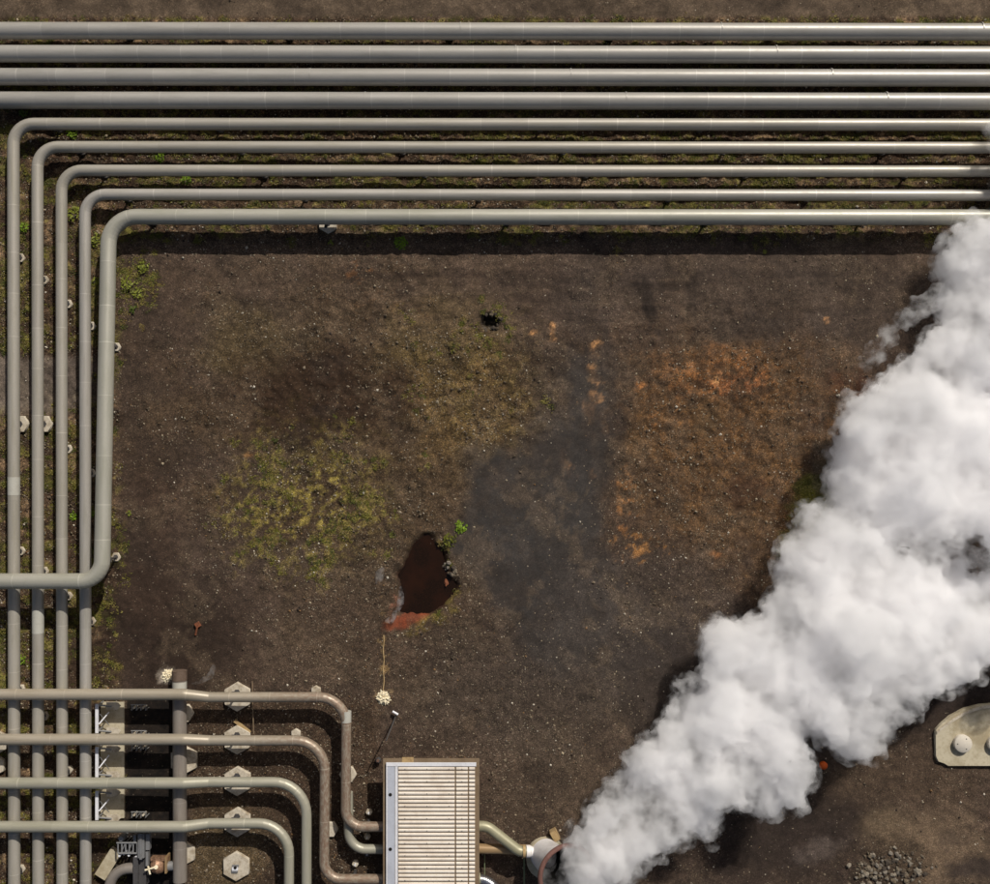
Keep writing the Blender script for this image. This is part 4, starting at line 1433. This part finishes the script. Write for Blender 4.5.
q = P(383.5, 697.5, 0)
o = lumpy('mineral_crust', q, 0.3, 0.16, M['crust'], 3.3, 4, 4.0, 0.7)
tag(o, 'round cream mineral crust at the foot of a thin line from the pool', 'mineral crust')
q = P(168.5, 675, 0)
o = lumpy('mineral_crust', q, 0.27, 0.14, M['crust'], 8.3, 4, 4.0, 0.8)
tag(o, 'ragged white mineral crust beside the rusty header cap', 'mineral crust')
m = MB()
ln = [P(383.6 + 0.4 * math.sin(i), 635 + i * 3.2, 0.03) for i in range(19)]
ln = [Vector((p.x, p.y, ground_z(383.6, 635 + i * 3.2) + 0.03)) for i, p in enumerate(ln)]
m.tube(ln, 0.028, 6)
o = m.build('thin_hose', M['wood'], None, origin=ln[9])
tag(o, 'thin tan hose running straight from the pool to the round crust', 'hose')

# rocks: rubble heap, stones round the vent hole and pool
rock_me = []
for s in range(7):
    o = lumpy('rubble_stone', (0, 0, 0), 1.0, 0.7, M['stone'], 5.1 * s + 2, 2, 1.3, 0.5)
    c = np.array([lin(150, 136, 116), lin(112, 100, 86), lin(176, 164, 146), lin(92, 82, 72), lin(132, 118, 98), lin(160, 150, 136), lin(104, 90, 74)][s]) * 0.62
    colour_attr(o.data, np.tile(c, (len(o.data.vertices), 1)))
    rock_me.append(o.data)
    bpy.data.objects.remove(o)


def rock(px, py, R, label, cat='stone', group=None, me=None, name='rubble_stone', lift=0.25):
    o = bpy.data.objects.new(name, me or random.choice(rock_me))
    q = P(px, py, 0)
    o.location = (q.x, q.y, ground_z(px, py) + R * lift)
    o.scale = (R * random.uniform(0.7, 1.3), R * random.uniform(0.7, 1.3), R * random.uniform(0.7, 1.1))
    o.rotation_euler = (random.uniform(-.4, .4), random.uniform(-.4, .4), random.uniform(0, 6.28))
    col.objects.link(o)
    return tag(o, label, cat, group)


R2 = random.Random(11)
cnt = 0
while cnt < 230:
    x, y = R2.gauss(888, 21), R2.gauss(868, 15)
    if not (845 < x < 945 and 838 < y < 905) or y < 842 + abs(x - 893) * 0.35:
        continue
    rock(x, y, R2.choice([0.05, 0.06, 0.07, 0.09, 0.12]), 'angular stone in the rubble heap at the bottom right', group='stones of the rubble heap')
    cnt += 1
rock(917, 870, 0.18, 'largest pale boulder at the right side of the rubble heap', me=rock_me[2])
for k in range(16):
    t = k / 16 * 6.28
    rock(490 + 10 * math.cos(t) + R2.uniform(-2, 2), 322 + 8 * math.sin(t) + R2.uniform(-2, 2), R2.uniform(0.07, 0.15),
         'small stone ringing the dark vent hole', group='stones round the vent hole', me=rock_me[R2.choice([1, 3, 4, 6])])
for k in range(26):
    t = R2.random()
    rock(428 + 26 * t + R2.gauss(0, 4), 540 + 40 * t + R2.gauss(0, 5), R2.uniform(0.06, 0.13), 'small stone on the right bank of the brown pool', group='stones on the pool bank',
         me=rock_me[R2.choice([0, 1, 3, 5])])
rock(433, 577, 0.13, 'cream stone sitting in the brown pool', me=rock_me[2], lift=0.9)
red = lumpy('rubble_stone', (0, 0, 0), 1.0, 0.7, M['rust'], 1.7, 2, 1.3, 0.5)
red_me = red.data
bpy.data.objects.remove(red)
rock(446, 583, 0.15, 'red stone in the brown pool near its right bank', me=red_me, lift=0.8)
for k, (x, y, R) in enumerate(((511, 700, 0.12), (558, 725, 0.1), (486, 738, 0.1), (574, 728, 0.12), (600, 745, 0.16))):
    pass


# plants
def plant(px, py, R, tint, label, n=46, h=0.5):
    q = P(px, py, 0)
    gz = ground_z(px, py)
    root = thing('leafy_plant', (q.x, q.y, gz), label, 'plant', 'small green plants')
    rr = np.random.default_rng(int(px * 13 + py))
    co, tr, cl = [], [], []
    for k in range(n):
        t, d = rr.uniform(0, 6.28), R * math.sqrt(rr.uniform(0.02, 1)) * rr.uniform(0.6, 1.15)
        c = np.array([d * math.cos(t), d * math.sin(t), h * R * (1.1 - (d / R) ** 2) * rr.uniform(0.5, 1.1) + 0.04])
        a = rr.uniform(0, 6.28)
        s = rr.uniform(0.05, 0.11) * (0.6 + R)
        u = np.array([math.cos(a), math.sin(a), rr.uniform(-0.3, 0.5)]) * s
        w = np.array([-math.sin(a), math.cos(a), rr.uniform(-0.3, 0.3)]) * s * 0.45
        b = len(co)
        co += [c - u, c + w, c + u, c - w]
        tr += [(b, b + 1, b + 2), (b, b + 2, b + 3)]
        cl += [np.array(tint) * rr.uniform(0.65, 1.3)] * 4
    me = np_mesh('foliage', np.array(co), np.array(tr), M['leaf'], np.array(cl))
    o = bpy.data.objects.new('foliage', me)
    col.objects.link(o)
    o.parent = root
    m = MB()
    for k in range(5):
        t = k * 1.256
        m.tube([(0, 0, -0.05), (0.5 * R * math.cos(t), 0.5 * R * math.sin(t), h * R * 0.7)], [0.014, 0.006], 5)
    me = m.build('stem', M['green_rod'], None)
    me.parent = root
    return root


G1, G2, G3 = lin(112, 138, 30), lin(122, 128, 46), lin(82, 96, 34)
plant(461, 527, 0.32, G1, 'bright green plant on the upper right bank of the brown pool', 60)
plant(449, 539, 0.40, lin(96, 98, 30), 'dull olive tuft at the pool bank below the bright green plant', 60)
plant(401, 243, 0.36, G1, 'lone bright green plant in the shade line of the inner thick pipe', 60)
plant(331, 243, 0.14, G2, 'tiny green sprig left of the lone shade line plant', 16)
plant(143, 268, 0.34, G2, 'yellow green plant at the upper left yard corner, farthest from the pipe', 40)
plant(128, 284, 0.42, G2, 'wide yellow green plant touching the thick pipe near the yard corner', 55)
plant(138, 294, 0.3, G2, 'yellow green plant just below the wide one at the yard corner', 34)
plant(134, 310, 0.22, G3, 'dark green sprig, lowest of the plants at the yard corner', 24)
plant(25, 228, 0.26, G1, 'rounded bright plant between the two leftmost pipes', 50)
plant(74, 215, 0.42, G2, 'leafy yellow green plant between the third and fourth bends', 55)
plant(97, 240, 0.34, G2, 'tall patch of leaves left of the thick pipe bend', 50)
plant(96, 282, 0.24, G2, 'leafy sprig left of the thick pipe, below its bend', 34)
plant(74, 516, 0.24, G1, 'bright sprig between third and fourth pipes above the crossing pipe', 30)
plant(94, 514, 0.18, G1, 'bright sprig between the fourth pipe and the thick pipe', 22)
plant(130, 513, 0.14, G2, 'tiny plant right of the thick pipe above its lower bend', 16)
plant(23, 660, 0.26, G1, 'bright sprig between the two leftmost pipes above the brown crossing pipe', 34)
plant(25, 112, 0.3, G3, 'dark green plant inside the corner above the outermost bend', 40)
plant(72, 133, 0.32, G1, 'bright green tuft just under the outermost bent pipe', 44)
plant(160, 157, 0.3, G1, 'bright green tuft under the second bent pipe', 44)
plant(187, 181, 0.3, G1, 'bright green tuft under the third bent pipe', 44)
plant(765, 252, 0.14, G2, 'tiny yellow green plant at the top right of the yard', 16)

# ------------------------------------------------------------------ steam
PLUME = [  # plan x, plan y, radius in plan units, height of centre in metres
    (580, 866, 11, 3.6), (588, 860, 16, 4.0), (583, 842, 19, 4.4), (602, 858, 24, 4.6), (606, 826, 22, 4.8), (625, 842, 30, 5.2), (640, 800, 28, 5.4), (652, 768, 26, 5.6), (634, 752, 10, 5.5), (646, 748, 14, 5.5), (598, 806, 14, 4.8), (612, 790, 14, 5), (574, 838, 11, 4.3), (610, 872, 18, 4.5), (632, 866, 16, 4.8), (690, 690, 12, 6.4), (725, 632, 12, 7.0),
    (655, 832, 26, 5.6), (672, 804, 30, 5.8), (682, 745, 34, 6.2), (690, 716, 22, 6.4), (700, 812, 26, 6.2), (712, 775, 40, 6.6), (722, 720, 36, 6.8), (752, 655, 42, 7.2),
    (735, 690, 36, 7.0), (745, 780, 34, 6.6), (765, 735, 46, 7.2), (787, 773, 24, 6.4), (790, 690, 44, 7.6), (826, 706, 36, 7.6), (850, 695, 42, 7.8), (880, 700, 36, 7.6),
    (800, 640, 44, 8.0), (815, 585, 40, 8.2), (840, 545, 46, 8.6), (850, 630, 60, 8.6), (905, 650, 46, 8.2), (885, 590, 56, 9.2), (938, 634, 43, 8.8), (970, 615, 46, 9.0),
    (875, 485, 46, 9.2), (880, 430, 46, 9.6), (920, 514, 54, 10.0), (912, 394, 38, 9.8), (940, 440, 70, 10.4), (980, 480, 60, 10.8), (1014, 546, 30, 9.5), (942, 352, 28, 9.8),
    (968, 362, 36, 10.4), (986, 308, 38, 10.6), (968, 262, 25, 10.2), (972, 240, 26, 10.4), (1000, 250, 42, 11.0), (1010, 330, 60, 11.4), (1036, 424, 58, 11.6), (1030, 500, 50, 11.2),
    (1035, 600, 50, 10.5), (1060, 330, 80, 12.0), (1070, 230, 70, 12.4), (1060, 480, 70, 12.0), (1120, 300, 90, 13.0), (1120, 180, 80, 13.4), (1008, 128, 16, 11.2), (1030, 160, 36, 12),
    (1180, 220, 90, 14.0), (1130, 420, 80, 13.0)]


def remesh(o, voxel):
    md = o.modifiers.new('remesh', 'REMESH')
    md.mode = 'VOXEL'
    md.voxel_size = voxel
    md.use_smooth_shade = True
    bpy.context.view_layer.update()
    dg = bpy.context.evaluated_depsgraph_get()
    me = bpy.data.meshes.new_from_object(o.evaluated_get(dg))
    old = o.data
    o.modifiers.clear()
    o.data = me
    bpy.data.meshes.remove(old)


def displace(me, layers, seed=0.0):
    n = len(me.vertices)
    co = np.zeros(n * 3, np.float32)
    me.vertices.foreach_get('co', co)
    co = co.reshape(-1, 3).astype(float)
    no = np.zeros(n * 3, np.float32)
    me.vertices.foreach_get('normal', no)
    no = no.reshape(-1, 3)
    d = 0
    for size, amp in layers:
        d = d + amp * (np.abs(perlin(co[:, 0] / size + seed, co[:, 1] / size, co[:, 2] / size)) * 2.2 - 0.55)
    co = co + no * (d[:, None] if not np.isscalar(d) else d)
    me.vertices.foreach_set('co', co.astype(np.float32).ravel())
    me.update()


def cloud(name, balls, mat, voxel, big, small, extra=0, seed=0.0, parent=None, child_r=(0.25, 0.5), squash=1.0):
    bm = bmesh.new()
    rr = random.Random(int(seed * 10) + 5)
    lst = [(P(x, y, z), r * S * (H - z) / H) for x, y, r, z in balls]
    for c, r in list(lst):
        for k in range(extra):
            d = Vector((rr.gauss(0, 1), rr.gauss(0, 1), squash * rr.gauss(0, 0.9))).normalized()
            k2 = rr.uniform(*child_r)
            lst.append((c + d * r * rr.uniform(0.75, 0.95), r * k2))
    for c, r in lst:
        bmesh.ops.create_icosphere(bm, subdivisions=3 if r > 0.6 else 2, radius=r, matrix=Matrix.Translation(c) @ Matrix.Diagonal((1, 1, squash, 1)))
    me = bpy.data.meshes.new(name)
    bm.to_mesh(me)
    bm.free()
    o = bpy.data.objects.new(name, me)
    col.objects.link(o)
    remesh(o, voxel)
    displace(o.data, big, seed)
    remesh(o, voxel)
    displace(o.data, small, seed + 3)
    o.data.polygons.foreach_set('use_smooth', np.ones(len(o.data.polygons), bool))
    o.data.materials.clear()
    o.data.materials.append(mat)
    if parent:
        o.parent = parent
    return o


M['steam'] = volume_material('dense_steam', 2.6, aniso=0.0, colour=(0.992, 0.990, 0.992), noise=(0.5, 7.0, 0.38, 0.62, 0.06))
M['dim_steam'] = volume_material('dim_steam', 1.5, noise=(3.0, 4.0, 0.38, 0.66, 0.05))
M['faint_steam'] = volume_material('faint_steam', 3.2, noise=(4.5, 5.0, 0.42, 0.66, 0.03))
M['thin_steam'] = volume_material('thin_steam', 1.5, noise=(1.6, 4.0, 0.42, 0.72, 0.0))
PLUME = [(x, y, r * 0.93, 3.6 - (z - 3.6) * 0.2) for x, y, r, z in PLUME]
pl = cloud('steam_plume', PLUME, M['steam'], 0.09, [(3.2, 0.45), (1.1, 0.22)], [(0.42, 0.13), (0.19, 0.06)], extra=7, seed=1.3, child_r=(0.2, 0.55), squash=0.75)
tag(pl, 'huge white steam plume rolling from the stack to the right edge', 'steam', kind='stuff')


def shell(src, name, mat, out, layers, seed):
    """a looser skin of thinner steam round a cloud"""
    me = src.data.copy()
    o = bpy.data.objects.new(name, me)
    col.objects.link(o)
    n = len(me.vertices)
    co, no = np.zeros(n * 3, np.float32), np.zeros(n * 3, np.float32)
    me.vertices.foreach_get('co', co)
    me.vertices.foreach_get('normal', no)
    me.vertices.foreach_set('co', co + no * out)
    me.update()
    remesh(o, 0.12)
    displace(o.data, layers, seed)
    o.data.polygons.foreach_set('use_smooth', np.ones(len(o.data.polygons), bool))
    o.data.materials.clear()
    o.data.materials.append(mat)
    o.parent = src
    return o


M['fringe_steam'] = volume_material('fringe_steam', 1.3, aniso=0.0, colour=(0.992, 0.990, 0.992), noise=(1.5, 7.0, 0.44, 0.70, 0.0))
shell(pl, 'fringe', M['fringe_steam'], 0.24, [(1.2, 0.25), (0.5, 0.12)], 5.5)


def wisp(pts, label, seed, dens='thin_steam', voxel=0.05, sc=1.0):
    o = cloud('steam_wisp', pts, M[dens], voxel, [(0.5 * sc, 0.10 * sc)], [(0.2 * sc, 0.04 * sc)], extra=2, seed=seed)
    return tag(o, label, 'steam', kind='stuff')


wisp([(905, 318, 13, 2.9), (888, 335, 12, 2.9), (920, 306, 13, 2.9), (938, 298, 15, 2.9), (876, 352, 10, 2.9), (868, 364, 8, 2.9)],
     'thin steam curl at the upper left of the huge plume', 2.1, voxel=0.08, sc=2)
wisp([(549, 864, 8, 3.4), (545, 876, 8, 3.4), (551, 888, 9, 3.4), (562, 886, 7, 3.5), (574, 880, 8, 3.5)], 'thin steam swirling in the stack mouth', 4.1)


def trail(pts, rads, label, mat):
    """a curling thread of thin steam: one tapered tube of air with uneven density"""
    path = densify([P(*p) for p in pts], 0.05)
    n = len(path)
    sm = [sum((path[min(n - 1, max(0, i + k))] for k in range(-5, 6)), Vector()) / 11 for i in range(n)]
    rr = []
    for i, p in enumerate(sm):
        t = i / (n - 1) * (len(rads) - 1)
        k = min(int(t), len(rads) - 2)
        r = rads[k] + (rads[k + 1] - rads[k]) * (t - k)
        w = 0.05 * perlin(np.array([p.x * 2.1]), np.array([p.y * 2.1]), np.array([1.7]))[0]
        sm[i] = p + Vector((w, -w, 0))
        rr.append(r * (1 + 0.35 * perlin(np.array([p.x * 5.0]), np.array([p.y * 5.0]), np.array([4.2]))[0]))
    o = MB().tube(sm, rr, 14).build('steam_wisp', M[mat], None, origin=sm[n // 2])
    return tag(o, label, 'steam', kind='stuff')


wisp([(968, 556, 14, 2.6), (985, 566, 14, 2.6), (955, 548, 10, 2.6), (990, 584, 12, 2.6)], 'grey thin steam in the gap of the plume at the right edge', 9.1, voxel=0.08, sc=2)
trail([(384, 621, 0.2), (389, 622, 0.25), (394, 618, 0.3), (398, 610, 0.35), (401, 600, 0.45), (400, 592, 0.55), (402, 585, 0.65)], [0.08, 0.17, 0.15, 0.13, 0.17, 0.13, 0.03],
      'pinkish white steam curl at the lower left pool rim', 'faint_steam')
trail([(377, 586, 0.5), (379, 578, 0.6), (382, 571, 0.7), (383, 566, 0.8)], [0.05, 0.2, 0.22, 0.06], 'faint steam puff left of the brown pool', 'dim_steam')
trail([(189, 683, 0.45), (196, 683, 0.5), (203, 681, 0.55), (209, 677, 0.6), (213, 671, 0.7), (213.5, 663, 0.8)], [0.03, 0.08, 0.13, 0.17, 0.17, 0.05],
      'thin steam trail right of the rusty header cap', 'dim_steam')

# ------------------------------------------------------------------ light, sky, camera
w = bpy.data.worlds.new('World')
scene.world = w
w.use_nodes = True
nt = w.node_tree
bg = nt.nodes['Background']
sky = nt.nodes.new('ShaderNodeTexSky')
sky.sky_type = 'NISHITA'
sky.sun_disc = False
sky.dust_density = 4.0
sky.ozone_density = 0.4
sky.sun_elevation = SUN_EL
sky.sun_rotation = SUN_AZ
nt.links.new(sky.outputs[0], bg.inputs[0])
bg.inputs[1].default_value = 0.05
sun = bpy.data.lights.new('sun', 'SUN')
sun.energy = 3.6
sun.angle = math.radians(0.53)
sun.color = (1.0, 0.95, 0.87)
so = bpy.data.objects.new('sun', sun)
d = Vector((math.sin(SUN_AZ) * math.cos(SUN_EL), math.cos(SUN_AZ) * math.cos(SUN_EL), math.sin(SUN_EL)))
so.rotation_euler = d.to_track_quat('Z', 'Y').to_euler()
so.location = d * 80
col.objects.link(so)

cam = bpy.data.cameras.new('camera')
cam.sensor_fit = 'HORIZONTAL'
cam.sensor_width = 36
cam.lens = 36 * (H / S) / 990
cam.clip_end = 2000
co_ = bpy.data.objects.new('camera', cam)
co_.location = (0, 0, H)
col.objects.link(co_)
scene.camera = co_

scene.view_settings.view_transform = 'Standard'
scene.view_settings.look = 'None'
scene.view_settings.exposure = 0.0
scene.view_settings.gamma = 1.0
scene.view_settings.use_curve_mapping = False
scene.render.engine = 'CYCLES'
cy = scene.cycles
cy.use_denoising = True
cy.denoiser = 'OPENIMAGEDENOISE'
cy.max_bounces = 64
cy.diffuse_bounces = 4
cy.glossy_bounces = 3
cy.transparent_max_bounces = 16
cy.volume_bounces = 64
cy.volume_step_rate = 2.0
cy.volume_max_steps = 128
